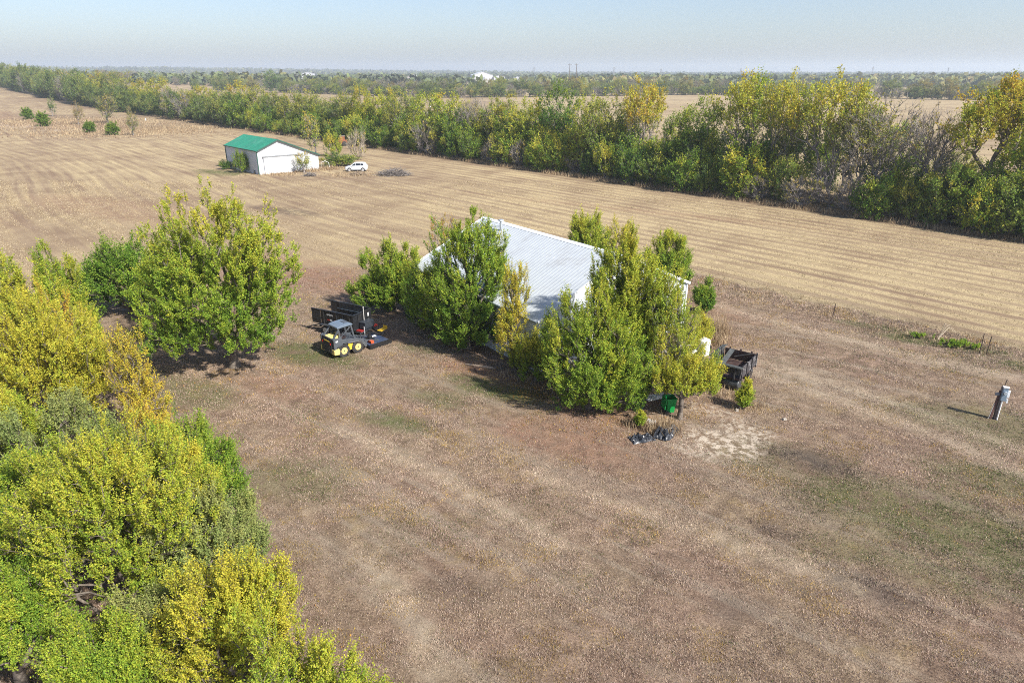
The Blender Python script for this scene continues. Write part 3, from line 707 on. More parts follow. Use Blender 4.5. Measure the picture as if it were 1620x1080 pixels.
P_SHRUB = [proto("hedge_shrub", seed=s, env=[(0, 0, 2.2, 2.6, 2.2, 2.3), (1.2, 0, 1.7, 1.9, 1.7, 1.9)], trunk=.5, stems=5, n_pts=240, shoots=4, lps=9, yel=.38, ygrad=.05, ynoise=.10, shoot_len=.9, leaf=.2) for s in (151, 152, 153)]
P_TWIGS = [proto("hedge_twigs", seed=s, env=[(0, 0, 1.9, 2.2, 1.9, 2.0)], trunk=.4, stems=5, n_pts=170, shoots=6, leaf_prob=.04, shoot_len=1.0, yel=.6, twig=.02) for s in (161, 162)]

LM = {"lime": leaf_mat("lime", .11, 1.1), "green": leaf_mat("green", -.01, 1.0), "dark": leaf_mat("dark", -.16, .95), "gold": leaf_mat("gold", .20, 1.0),
      "yellow": leaf_mat("yellow", .14, 1.08), "half": leaf_mat("olive", .05, 1.0, grey=.15), "bare": leaf_mat("dry", .12, .9, grey=.35), "mute": leaf_mat("muted", -.02, .9, grey=.25),
      "rust": leaf_mat("rust", .30, .85, grey=.30)}
WORD = {"lime": "lime green leafy tree", "green": "green leafy tree", "dark": "dark green dense tree", "gold": "gold topped tree", "yellow": "yellow leaved tree",
        "half": "half bare olive tree", "bare": "bare grey twiggy tree"}
ORD = ["first", "second", "third", "fourth", "fifth", "sixth", "seventh", "eighth", "ninth", "tenth", "eleventh", "twelfth", "thirteenth", "fourteenth", "fifteenth", "sixteenth",
       "seventeenth", "eighteenth", "nineteenth"]
def ordinal(i):
    if i < 19: return ORD[i]
    tens = {2: "twenty", 3: "thirty", 4: "forty", 5: "fifty", 6: "sixty", 7: "seventy", 8: "eighty", 9: "ninety"}
    n = i + 1
    if n >= 100: return "hundredth" if n == 100 else "hundred and " + ordinal(n - 101)
    if n % 10 == 0: return tens[n // 10][:-1] + "ieth"
    return tens[n // 10] + "-" + ORD[n % 10 - 1]
HEDGE = [(63.4, 84.7, 17.7, 11.9, 'lime'), (59.6, 86.0, 16.6, 12.0, 'spread'), (57.6, 84.0, 8.0, 8.0, 'green'), (62.0, 79.2, 8.4, 9.2, 'lime'), (55.3, 92.3, 14.1, 9.4, 'bare'),
 (51.6, 97.6, 15.0, 12.0, 'bare'), (49.0, 99.3, 15.3, 8.2, 'half'), (45.7, 102.9, 17.5, 10.4, 'limetop'), (43.0, 107.5, 15.0, 6.9, 'half'), (40.6, 108.7, 17.3, 7.5, 'limetop'),
 (37.1, 112.6, 17.5, 10.3, 'limetop'), (31.7, 118.6, 14.7, 10.3, 'green'), (27.6, 120.1, 11.5, 7.7, 'green'), (23.6, 129.1, 16.5, 9.2, 'gold'), (18.0, 133.8, 14.5, 11.5, 'half'),
 (13.8, 135.5, 13.6, 8.4, 'yellow'), (8.9, 143.9, 15.6, 10.2, 'dark'), (3.3, 148.7, 13.4, 10.7, 'lime'), (-2.5, 158.2, 13.2, 11.4, 'half'), (-8.4, 163.2, 13.2, 10.3, 'bare'),
 (-14.1, 169.6, 13.8, 12.2, 'lime'), (-21.2, 176.0, 13.2, 11.4, 'lime'), (-28.1, 186.7, 13.5, 10.4, 'half'), (-35.1, 194.5, 14.4, 10.1, 'lime'), (-41.2, 199.8, 14.4, 7.8, 'gold'),
 (-47.7, 205.5, 13.0, 11.0, 'half'), (-54.8, 213.4, 10.4, 10.5, 'green'), (-62.2, 223.2, 13, 10.9, 'half'), (-71.0, 234.4, 12.5, 10.4, 'half'), (-79.4, 242.3, 12.3, 11.2, 'green'),
 (-89.2, 253.3, 13.5, 11.7, 'half'), (-100.2, 267.0, 14.6, 11.8, 'gold'), (-111.1, 277.6, 12.2, 12.3, 'half'), (-125.4, 295.0, 12.8, 13.5, 'gold'), (-138.4, 306.6, 11.6, 13.0, 'half'),
 (-152.2, 321.9, 11.8, 12.8, 'green'), (-166.6, 341.0, 15.3, 14.4, 'gold'), (-181.7, 356.2, 14.6, 13.8, 'gold'), (-202.1, 380.5, 17.0, 15.4, 'half'), (-217.4, 396.0, 17.4, 15.3, 'green'),
 (-238.7, 421.2, 18.0, 15.5, 'gold'), (-260.0, 445.0, 18.2, 16.4, 'half'), (-281.2, 467.2, 18.2, 16.3, 'half'), (-308.1, 498.6, 18.4, 16.6, 'green'), (-331.9, 523.6, 18.6, 16.5, 'half'),
 (-362.1, 558.7, 18.8, 16.6, 'green'), (-396.2, 596.8, 19.2, 16.7, 'half'), (-426.7, 629.2, 18.8, 16.5, 'half'), (-464.9, 673.3, 19.3, 17.6, 'green'), (-503.4, 716.1, 19.5, 17.5, 'half'),
 (-528.5, 743.8, 18.5, 18.4, 'half'), (-551.5, 768.2, 18.6, 18.7, 'green'), (-609.4, 832.8, 18.6, 20.3, 'half')]
hr = random.Random(4)
for i, (x_, y_, h_, w_, k_) in enumerate(HEDGE):
    far = i > 24
    if k_ == 'spread': ms_, lm_, wd = P_SPREAD, LM["gold"], "broad gold tree with bare spreading limbs"
    elif k_ == 'limetop': ms_, lm_, wd = P_TOP[i % 2], LM["lime"], "lime topped tree with bare grey limbs"
    elif k_ == 'bare': ms_, lm_, wd = P_BARE[i % 3], LM["bare"], WORD[k_]
    elif k_ == 'half': ms_, lm_, wd = P_HALF[i % 3], LM["half"], WORD[k_]
    elif k_ == 'gold': ms_, lm_, wd = (P_TOP[i % 2] if i < 20 else P_FULL[i % 3]), LM["gold"], WORD[k_]
    else: ms_, lm_, wd = P_FULL[i % 3], LM[k_], WORD[k_]
    if far and k_ in ("green", "lime"): lm_ = LM["mute"]
    hh = 16.0 if k_ == 'spread' else 14.4
    plant(ms_, "hedgerow_tree", "%s, %s in the long hedgerow from its near end" % (wd, ordinal(i)), "tree", (x_, y_, gz(x_, y_)), hr.uniform(0, 6.28) if k_ != 'spread' else 0.3,
          (w_ / 10.4 * (0.78 if k_ == 'spread' else 1.12), w_ / 10.4 * (0.78 if k_ == 'spread' else 1.12), h_ * 1.06 / hh), "trees of the long hedgerow", lm_)
# undergrowth shrubs along the hedgerow
s_ = -6.0; i = 0
while s_ < 960:
    o_ = hr.uniform(-.2, 2.6)
    x_ = 78 + ROW_D[0] * s_ + ROW_N[0] * o_; y_ = 58 + ROW_D[1] * s_ + ROW_N[1] * o_
    k_ = hr.choices(["green", "lime", "half", "dark", "yellow", "twigs"], [5, 3, 3, 3, 1.2, 1.6])[0]
    if abs(s_ - 52) < 6: k_ = "twigs"
    ms_ = hr.choice(P_TWIGS) if k_ == "twigs" else hr.choice(P_SHRUB)
    f_ = hr.uniform(.8, 1.5) * (1 if s_ < 250 else 1.4 if s_ < 480 else 2.2)
    wd = {"twigs": "bare grey brush", "green": "green undergrowth shrub", "lime": "lime green undergrowth shrub", "half": "olive brown undergrowth shrub", "dark": "dark green undergrowth shrub", "yellow": "yellow undergrowth shrub"}[k_]
    plant(ms_, "hedgerow_shrub", "%s, %s at the hedgerow's foot from its near end" % (wd, ordinal(i)), "shrub", (x_, y_, gz(x_, y_)), hr.uniform(0, 6.28),
          (f_ * hr.uniform(.85, 1.15), f_, f_ * hr.uniform(.9, 1.5)), "undergrowth along the hedgerow", LM["bare"] if k_ == "twigs" else LM[k_] if s_ < 260 else LM["mute"], stem="stem")
    s_ += hr.uniform(2.6, 4.2) * (1 if s_ < 200 else 1.7 if s_ < 480 else 3.0); i += 1

s_ = -4.0; i = 0
while s_ < 330:
    o_ = hr.uniform(3.0, 6.5)
    x_ = 78 + ROW_D[0] * s_ + ROW_N[0] * o_; y_ = 58 + ROW_D[1] * s_ + ROW_N[1] * o_
    k_ = hr.choices(["green", "lime", "half", "yellow"], [4, 4, 2, 1.6])[0]
    f_ = hr.uniform(1.0, 1.65)
    wd = {"green": "tall green thicket shrub", "lime": "tall lime green thicket shrub", "half": "tall olive thicket shrub", "yellow": "tall yellow thicket shrub"}[k_]
    if not 44 < s_ < 62:
        plant(hr.choice(P_SHRUB), "thicket_shrub", "%s, %s between the hedgerow's trees from its near end" % (wd, ordinal(i)), "shrub", (x_, y_, gz(x_, y_)), hr.uniform(0, 6.28),
              (f_, f_, f_ * hr.uniform(1.0, 1.5)), "thicket between the hedgerow's trees", LM[k_] if s_ < 260 else LM["mute"], stem="stem")
        i += 1
    s_ += hr.uniform(4.5, 7.5)

# second row inside the hedgerow so that it reads deep
s_ = 20.0; i = 0
while s_ < 420:
    o_ = hr.uniform(9, 13)
    x_ = 78 + ROW_D[0] * s_ + ROW_N[0] * o_; y_ = 58 + ROW_D[1] * s_ + ROW_N[1] * o_
    k_ = hr.choices(["half", "bare", "lime", "green"], [3.5, 1.4, 1.6, 2.0])[0]
    ms_ = {"half": P_HALF, "bare": P_BARE}.get(k_, P_FULL)[i % 3]
    f_ = hr.uniform(.62, .84)
    plant(ms_, "hedgerow_tree", "lower %s, %s in the row behind the hedgerow's front trees" % (WORD[k_], ordinal(i)), "tree", (x_, y_, gz(x_, y_)), hr.uniform(0, 6.28), (f_ * 1.1, f_ * 1.1, f_), "back row of the hedgerow", LM[k_])
    s_ += hr.uniform(7, 12); i += 1

# treeline across the next field
def px_line(pts):
    return np.array(pts, float)
FARLINE = [(560, 420), (318, 530), (170, 655), (20, 600), (-58, 575), (-233, 735)]
seg = [(FARLINE[i], FARLINE[i + 1]) for i in range(len(FARLINE) - 1)]
i = 0
for (a, b) in seg:
    L_ = math.dist(a, b); d_ = 0
    while d_ < L_:
        f = d_ / L_; x_ = a[0] + (b[0] - a[0]) * f; y_ = a[1] + (b[1] - a[1]) * f + hr.uniform(-5, 9)
        k_ = hr.choices(["half", "bare", "mute", "rust", "gold"], [4, 2.2, 3.4, 1.5, .9])[0]
        ms_ = P_BARE[i % 3] if k_ == "bare" else (P_HALF[i % 3] if k_ == "half" else P_FULL[i % 3])
        h_ = hr.uniform(.72, 1.12)
        wd = {"half": "half bare olive tree", "bare": "bare grey tree", "mute": "dull green tree", "rust": "rust brown tree", "gold": "gold tinged tree"}[k_]
        plant(ms_, "field_tree", "%s, %s in the treeline beyond the next field from the right" % (wd, ordinal(i) if i < 99 else "late"), "tree", (x_, y_, gz(x_, y_)), hr.uniform(0, 6.28),
              (h_ * hr.uniform(1.15, 1.6), h_ * 1.35, h_), "trees of the treeline beyond the next field", LM[k_])
        d_ += hr.uniform(5.5, 9.5) * (1 if x_ > -60 else 1.2); i += 1
i = 0
for (a, b) in seg:
    L_ = math.dist(a, b); d_ = 0
    while d_ < L_:
        f = d_ / L_; x_ = a[0] + (b[0] - a[0]) * f; y_ = a[1] + (b[1] - a[1]) * f - 7
        f_ = hr.uniform(1.3, 2.2)
        plant(hr.choice(P_SHRUB + P_TWIGS), "field_shrub", "brush at the foot of the treeline beyond the next field, %s from the right" % ordinal(i), "shrub", (x_, y_, gz(x_, y_)), hr.uniform(0, 6.28), (f_ * 1.5, f_ * 1.3, f_), "brush along the treeline beyond the next field", LM[hr.choice(["mute", "half", "bare"])], stem="stem")
        d_ += hr.uniform(8, 13); i += 1
# taller ones that stand out of that treeline, and the wood behind the hedgerow's far half
for (x_, y_, s_, w_, k_, lb) in [(352, 498, 1.5, 1.2, "bare", "tall thin bare tree topping the treeline near the right frame edge"), (-230, 700, 1.5, 1.75, "dark", "broad dark green tree standing apart above the hedgerow behind the green roofed shed"),
                                 (-252, 705, 1.05, 1.2, "rust", "rust brown tree next to the broad dark green one")]:
    plant((P_BARE if k_ == "bare" else P_FULL)[1], "field_tree", lb, "tree", (x_, y_, gz(x_, y_)), 1.0, (w_, w_, s_), "trees of the treeline beyond the next field", LM[k_])
for i in range(46):
    x_ = -262 - hr.random() * 330; y_ = 640 + hr.random() * 320 + (-x_ - 262) * .35
    k_ = hr.choices(["half", "bare", "mute", "rust"], [3, 3, 2, 2])[0]
    ms_ = (P_BARE if k_ == "bare" else P_HALF if k_ == "half" else P_FULL)[i % 3]
    h_ = hr.uniform(.8, 1.2)
    plant(ms_, "woodland_tree", "hazy tree of the grey brown wood showing over the hedgerow's far half", "tree", (x_, y_, gz(x_, y_)), hr.uniform(0, 6.28), (h_ * 1.5, h_ * 1.5, h_), "trees of the wood behind the hedgerow", LM[k_])

# field in front of the hedgerow: cedars, small trees and scrub
P_CEDAR = [tree_meshes("cedar", leaf_mat("cedar", 0, 1.0), BARK, seed=s, env=[(0, 0, 1.7, 1.9, 1.9, 2.0), (0, 0, 2.6, 1.1, 1.1, 1.5)], n_pts=330, trunk=.4, stems=2, shoots=5, lps=8, shoot_len=.5, leaf=.17, yel=.31, ygrad=.10, ynoise=.04, up=.7, out=.8, wide=.35, lobes=14) for s in (171, 172)]
for (x_, y_, s_, lb) in [(-202, 299, 1.25, "dark green cedar farthest out in the open field, leftmost of four"), (-170, 259, 1.35, "larger dark green cedar beside the pale ground patch in the field"),
                         (-137, 231, 1.0, "bright green cedar between the bare field sapling and the shed"), (-124, 221.5, 1.05, "bright green cedar nearest the shed of the four in the field")]:
    plant(P_CEDAR[int(x_) % 2], "cedar_bush", lb, "cedar", (x_, y_, gz(x_, y_)), x_, (s_, s_, s_ * .95), "cedars in the open field")
P_SMALL = [proto("field_small", seed=s, env=[(.5, 0, 3.6, 1.6, 1.5, 2.6), (0, 0, 2.2, 1.1, 1.1, 1.6)], trunk=1.2, n_pts=150, shoots=4, lps=7, shoot_len=.9, leaf=.18, yel=.5, leaf_prob=.5) for s in (181, 182)]
for (x_, y_, w_, h_, k_, lb) in [(-206, 322, 1.05, 1.35, "dark", "small dark upright tree farthest in the open field"), (-163, 269, 1.05, 1.35, "rust", "thin brown leaning tree in the open field"),
                                 (-156, 276, 2.3, 1.75, "bare", "pale grey windswept tree in the open field near the hedgerow"), (-118, 221.5, 1.1, 1.1, "bare", "faint bare sapling beside the cedar nearest the shed"),
                                 (-46.5, 166.9, 1.3, 1.55, "lime", "slender pale green tree behind the shed"), (-152, 285, .6, 1.0, "bare", "wispy bare sapling between the brown and the grey field trees")]:
    plant(P_SMALL[int(abs(x_)) % 2], "field_sapling", lb, "tree", (x_, y_, gz(x_, y_)), 0 if k_ == "bare" else x_, (w_, w_, h_), "small trees in the open field", LM[k_])
plant(P_SHRUB[0], "yellow_shrub", "bright yellow green shrub behind the shed", "shrub", (-41.5, 163, 0), .4, (.72, .72, 1.25), None, LM["yellow"], stem="stem")
plant(P_TWIGS[0], "bare_shrub", "pale fan shaped bare shrub behind the white car", "shrub", (-34.1, 156, 0), 1.2, (1.25, 1.1, 1.7), None, leaf_mat("straw", .1, 1.3, grey=.5), bark_mat("bark_straw", (.30, .25, .19), (.42, .37, .29)), stem="stem")
plant(P_SHRUB[1], "olive_shrub", "low olive brush between the shed and the white car", "shrub", (-36.0, 145.5, 0), .4, (1.3, 1.0, .62), None, LM["half"], stem="stem")
plant(P_SHRUB[2], "wall_shrub", "dark green bush against the shaded wall of the shed", "shrub", (-52.6, 135.4, 0), .4, (.55, .55, .95), None, LM["green"], stem="stem")
plant(P_SMALL[0], "wall_shrub", "leafy sapling before the shed's sliding door", "shrub", (-40.4, 135.6, 0), 2.0, (.95, .95, .66), None, LM["lime"], stem="stem")
plant(P_SHRUB[1], "wall_shrub", "low dark shrub at the back corner of the shed's shaded wall", "shrub", (-57.6, 140.8, 0), 1.4, (.5, .5, .42), None, LM["dark"], stem="stem")

# ---------------------------------------------------------------- mesh builder for built things
class MB:
    def __init__(s): s.v = []; s.f = []
    def add(s, V, F):
        o = len(s.v); s.v += [tuple(p) for p in V]; s.f += [tuple(i + o for i in f) for f in F]; return s
    def box(s, cx, cy, cz, sx, sy, sz, rx=0, ry=0, rz=0, tx=1.0, ty=1.0):
        """centre, full sizes, rotation; tx, ty shrink the top"""
        m = Matrix.Rotation(rz, 3, 'Z') @ Matrix.Rotation(ry, 3, 'Y') @ Matrix.Rotation(rx, 3, 'X')
        V = []
        for z in (-.5, .5):
            kx, ky = (tx, ty) if z > 0 else (1, 1)
            for (x, y) in ((-.5, -.5), (.5, -.5), (.5, .5), (-.5, .5)):
                p = m @ Vector((x * sx * kx, y * sy * ky, z * sz)); V.append((p.x + cx, p.y + cy, p.z + cz))
        return s.add(V, [(0, 3, 2, 1), (4, 5, 6, 7), (0, 1, 5, 4), (1, 2, 6, 5), (2, 3, 7, 6), (3, 0, 4, 7)])
    def bar(s, a, b, w, h=None, up=(0, 0, 1)):
        a, b = Vector(a), Vector(b); h = h or w
        d = (b - a).normalized(); u = Vector(up)
        if abs(d.dot(u)) > .98: u = Vector((1, 0, 0))
        r = d.cross(u).normalized(); u = r.cross(d)
        V = [p + r * i * w * .5 + u * j * h * .5 for p in (a, b) for (i, j) in ((-1, -1), (1, -1), (1, 1), (-1, 1))]
        return s.add(V, [(0, 1, 2, 3), (7, 6, 5, 4), (0, 4, 5, 1), (1, 5, 6, 2), (2, 6, 7, 3), (3, 7, 4, 0)])
    def tube(s, pts, r, n=8, cap=True):
        pts = [Vector(p) for p in pts]; rs = r if isinstance(r, (list, tuple)) else [r] * len(pts)
        V, F = [], []
        for i, p in enumerate(pts):
            d = (pts[min(i + 1, len(pts) - 1)] - pts[max(i - 1, 0)]).normalized()
            u = Vector((0, 0, 1)) if abs(d.z) < .95 else Vector((1, 0, 0))
            a = d.cross(u).normalized(); b = a.cross(d)
            for k in range(n):
                t_ = 2 * math.pi * k / n
                V.append(p + (a * math.cos(t_) + b * math.sin(t_)) * rs[i])
        for i in range(len(pts) - 1):
            for k in range(n):
                F.append((i * n + k, i * n + (k + 1) % n, (i + 1) * n + (k + 1) % n, (i + 1) * n + k))
        if cap:
            F.append(tuple(range(n))[::-1]); F.append(tuple((len(pts) - 1) * n + k for k in range(n)))
        return s.add(V, F)
    def prism(s, poly, c0, c1, axis='y', inset=0.0):
        """poly: list of (a,b); extruded along axis between c0 and c1"""
        def P(a, b, c): return {'y': (a, c, b), 'x': (c, a, b), 'z': (a, b, c)}[axis]
        n = len(poly)
        V = [P(a, b, c0) for a, b in poly] + [P(a, b, c1) for a, b in poly]
        F = [tuple(range(n))[::-1], tuple(range(n, 2 * n))] + [(i, (i + 1) % n, n + (i + 1) % n, n + i) for i in range(n)]
        return s.add(V, F)
    def lathe(s, prof, centre, axis='y', n=24):
        """prof: list of (radius, offset along axis)"""
        V, F = [], []
        for r, c in prof:
            for k in range(n):
                t_ = 2 * math.pi * k / n; a, b = r * math.cos(t_), r * math.sin(t_)
                q = {'y': (a, c, b), 'x': (c, a, b), 'z': (a, b, c)}[axis]
                V.append((q[0] + centre[0], q[1] + centre[1], q[2] + centre[2]))
        m = len(prof)
        for i in range(m - 1):
            for k in range(n):
                F.append((i * n + k, i * n + (k + 1) % n, (i + 1) * n + (k + 1) % n, (i + 1) * n + k))
        F.append(tuple(range(n))[::-1]); F.append(tuple((m - 1) * n + k for k in range(n)))
        return s.add(V, F)
    def build(s, name, m, parent=None, bevel=0.0, smooth_ang=None, loc=(0, 0, 0), rot=(0, 0, 0)):
        me = bpy.data.meshes.new(name); me.from_pydata(s.v, [], s.f)
        bm = bmesh.new(); bm.from_mesh(me)
        bmesh.ops.recalc_face_normals(bm, faces=bm.faces)
        bm.to_mesh(me); bm.free()
        me.materials.append(m)
        if smooth_ang:
            me.polygons.foreach_set("use_smooth", np.ones(len(me.polygons), bool))
            me.set_sharp_from_angle(angle=R(smooth_ang))
        o = link(name, me, parent, loc, rot)
        if bevel:
            b = o.modifiers.new("bevel", 'BEVEL'); b.width = bevel; b.segments = 2; b.limit_method = 'ANGLE'; b.angle_limit = R(40)
        return o
def copy_tree(o, parent=None, loc=None, rz=None):
    c = o.copy(); C.objects.link(c)
    if parent: c.parent = parent
    if loc is not None: c.location = loc
    if rz is not None: c.rotation_euler[2] = rz
    for ch in list(o.children): copy_tree(ch, c)
    return c

# ---------------------------------------------------------------- metal barn
def ribbed(name, p0, du, dn, dv0, L, prof_v, m, parent, rib=.32, h=.013):
    """ribbed sheet: runs along du for L, profile sticks out along dn, the sheet's ends at prof_v(u) -> (low, high) along dv0"""
    V, F = [], []
    us, hs = [], []
    n = int(L / rib)
    for i in range(n):
        u = i * rib
        us += [u, u + rib - .075, u + rib - .055, u + rib - .025]; hs += [0, 0, h, h]
    us.append(L); hs.append(0)
    for u, q in zip(us, hs):
        lo, hi = prof_v(u)
        b = p0 + du * u + dn * q
        V += [b + dv0 * lo, b + dv0 * hi]
    for i in range(len(us) - 1): F.append((2 * i, 2 * i + 2, 2 * i + 3, 2 * i + 1))
    return MB().add(V, F).build(name, m, parent)
WHITE_METAL = mat("white_sheet_metal", (.45, .48, .50), .45, 0, .05, .9, (.27, .26, .24), .45, spec=.5)
WALL_METAL = mat("grey_white_wall_sheet", (.60, .65, .68), .45, 0, .05, .8, (.42, .36, .29), .35)
TRIM = mat("white_trim", (.72, .75, .77), .4, 0, .04, 2)
BARN = (1.70, 40.25)
th = -.930
bL, bW, bHe, bHr = 16.0, 14.0, 3.6, 6.7
br = thing("metal_barn", "large white ribbed metal barn with a low gable roof, hemmed in by elms", "barn", (BARN[0], BARN[1], 0), th)
# local frame: x along the ridge towards the sunny gable is 0 (near corner) and negative to the far gable; y across
vx, vy, vz = Vector((1, 0, 0)), Vector((0, 1, 0)), Vector((0, 0, 1))
sl = Vector((0, bW / 2, bHr - bHe)).normalized(); slen = math.hypot(bW / 2, bHr - bHe)
nn = Vector((0, -sl.z, sl.y))
ov = .25
ribbed("roof_slope", Vector((-bL - .2, 0, bHe + .05)), vx, nn, sl, bL + .4, lambda u: (-ov, slen), WHITE_METAL, br)
sl2 = Vector((0, -bW / 2, bHr - bHe)).normalized(); nn2 = Vector((0, sl.z, sl.y))
ribbed("roof_slope", Vector((-bL - .2, bW, bHe + .05)), vx, nn2, sl2, bL + .4, lambda u: (-ov, slen), WHITE_METAL, br)
MB().add([(-bL - .25, bW / 2 - .28, bHr - .05), (.25, bW / 2 - .28, bHr - .05), (.25, bW / 2, bHr + .09), (-bL - .25, bW / 2, bHr + .09), (-bL - .25, bW / 2 + .28, bHr - .05), (.25, bW / 2 + .28, bHr - .05)],
         [(0, 1, 2, 3), (3, 2, 5, 4)]).build("ridge_cap", TRIM, br)
ribbed("wall", Vector((-bL, 0, 0)), vx, -vy, vz, bL, lambda u: (0, bHe), WALL_METAL, br)
ribbed("wall", Vector((-bL, bW, 0)), vx, vy, vz, bL, lambda u: (0, bHe), WALL_METAL, br)
gab = lambda u: (0, bHe + (bHr - bHe) * (1 - abs(u - bW / 2) / (bW / 2)))
ribbed("gable_wall", Vector((0, 0, 0)), vy, vx, vz, bW, gab, WALL_METAL, br)
ribbed("gable_wall", Vector((-bL, 0, 0)), vy, -vx, vz, bW, gab, WALL_METAL, br)
tr = MB()
for X in (.05, -bL - .05):
    for (y0, z0, y1, z1) in ((-.22, bHe - .02, bW / 2, bHr + .04), (bW + .22, bHe - .02, bW / 2, bHr + .04)):
        tr.bar((X + (.12 if X > 0 else -.12), y0, z0 - .03), (X + (.12 if X > 0 else -.12), y1, z1 - .03), .05, .18)
for X in (.03, -bL - .03):
    for Y in (-.03, bW + .03): tr.box(X, Y, bHe / 2, .12, .12, bHe - .02)
tr.build("corner_trim", TRIM, br)
MB().bar((-bL, -.3, bHe - .06), (0.1, -.3, bHe - .06), .10, .12).build("eave_trim", mat("dark_eave", (.16, .19, .20), .5), br)
vent = MB(); vent.tube([(-12.5, bW / 2 - .9, bHr - .5), (-12.5, bW / 2 - .9, bHr + .42)], .10); vent.box(-12.5, bW / 2 - .9, bHr + .46, .34, .34, .10)
vent.bar((-12.5, bW / 2 - .9, bHr - .02), (-13.6, bW / 2 - 1.3, bHr - .2), .05)
vent.build("roof_vent", mat("galvanised", (.55, .58, .60), .4, .6), br)
# door on the sunny gable
dr = MB(); dr.box(.09, 7.0, 1.75, .08, 4.2, 3.5); dd = dr.build("sliding_door", mat("barn_door", (.62, .65, .66), .5, 0, .06, 1), br)
MB().box(.17, 7.0, 3.62, .08, 8.2, .14).build("door_track", TRIM, br)

# ---------------------------------------------------------------- green roofed shed in the field
SH = (-48.0, 132.4)
sth = math.atan2(.67, .742)
sD, sW, e1, ap, e2, xa = 15.5, 12.4, 4.4, 6.2, 2.9, 4.2
shd = thing("field_shed", "white metal shed with a bright green gable roof out in the open field", "shed", (SH[0], SH[1], 0), sth)
SHED_W = mat("shed_white_wall", (.52, .54, .57), .5, 0, .05, 1.0, (.46, .40, .32), .22)
GREEN_ROOF = mat("green_roof_sheet", (.022, .215, .125), .5, 0, .14, .5, (.10, .26, .19), .4)
front_prof = lambda u: (0, (e1 + (ap - e1) * u / xa) if u < xa else (ap + (e2 - ap) * (u - xa) / (sW - xa)))
ribbed("front_wall", Vector((0, 0, 0)), vx, -vy, vz, sW, front_prof, SHED_W, shd, rib=.4)
ribbed("wall", Vector((0, 0, 0)), vy, -vx, vz, sD, lambda u: (0, e1), SHED_W, shd, rib=.4)
ribbed("back_wall", Vector((0, sD, 0)), vx, vy, vz, sW, front_prof, SHED_W, shd, rib=.4)
ribbed("wall", Vector((sW, 0, 0)), vy, vx, vz, sD, lambda u: (0, e2), SHED_W, shd, rib=.4)
a_ = Vector((-xa, 0, e1 - ap)).normalized(); la = math.hypot(xa, ap - e1)
ribbed("roof_slope", Vector((xa, -.35, ap + .08)), vy, Vector((-(ap - e1), 0, xa)).normalized(), a_, sD + .7, lambda u: (0, la + .3), GREEN_ROOF, shd, rib=.4)
b_ = Vector((sW - xa, 0, e2 - ap)).normalized(); lb2 = math.hypot(sW - xa, ap - e2)
ribbed("roof_slope", Vector((xa, -.35, ap + .08)), vy, Vector((ap - e2, 0, sW - xa)).normalized(), b_, sD + .7, lambda u: (0, lb2 + .3), GREEN_ROOF, shd, rib=.4)
DKG = mat("dark_green_trim", (.03, .10, .075), .45)
tg = MB()
tg.bar((xa, -.40, ap + .0), (-.3, -.40, e1 - .10), .06, .20); tg.bar((xa, -.40, ap + .0), (sW + .28, -.40, e2 - .08), .06, .20)
tg.bar((-.32, -.35, e1 - .05), (-.32, sD + .35, e1 - .05), .06, .18)
tg.box(-.05, -.05, e1 / 2, .14, .14, e1 - .05); tg.box(-.05, sD + .05, e1 / 2, .14, .14, e1 - .05)
tg.build("roof_trim", DKG, shd)
sdoor = MB().box(4.3, -.16, 1.55, 6.4, .08, 3.1).build("sliding_door", mat("shed_door", (.55, .565, .58), .5, 0, .04, 1), shd)
MB().box(1.9, -.215, 1.55, .05, .02, 3.05).build("door_seam", mat("seam_grey", (.40, .41, .42), .6), sdoor)
MB().box(5.0, -.20, 3.22, 8.2, .14, .20).build("door_track", mat("track_grey", (.22, .23, .24), .5), shd)
MB().box(-.11, 2.0, .35, .10, .5, .6).build("wall_patch", mat("patch_dark", (.10, .11, .12), .7), shd)

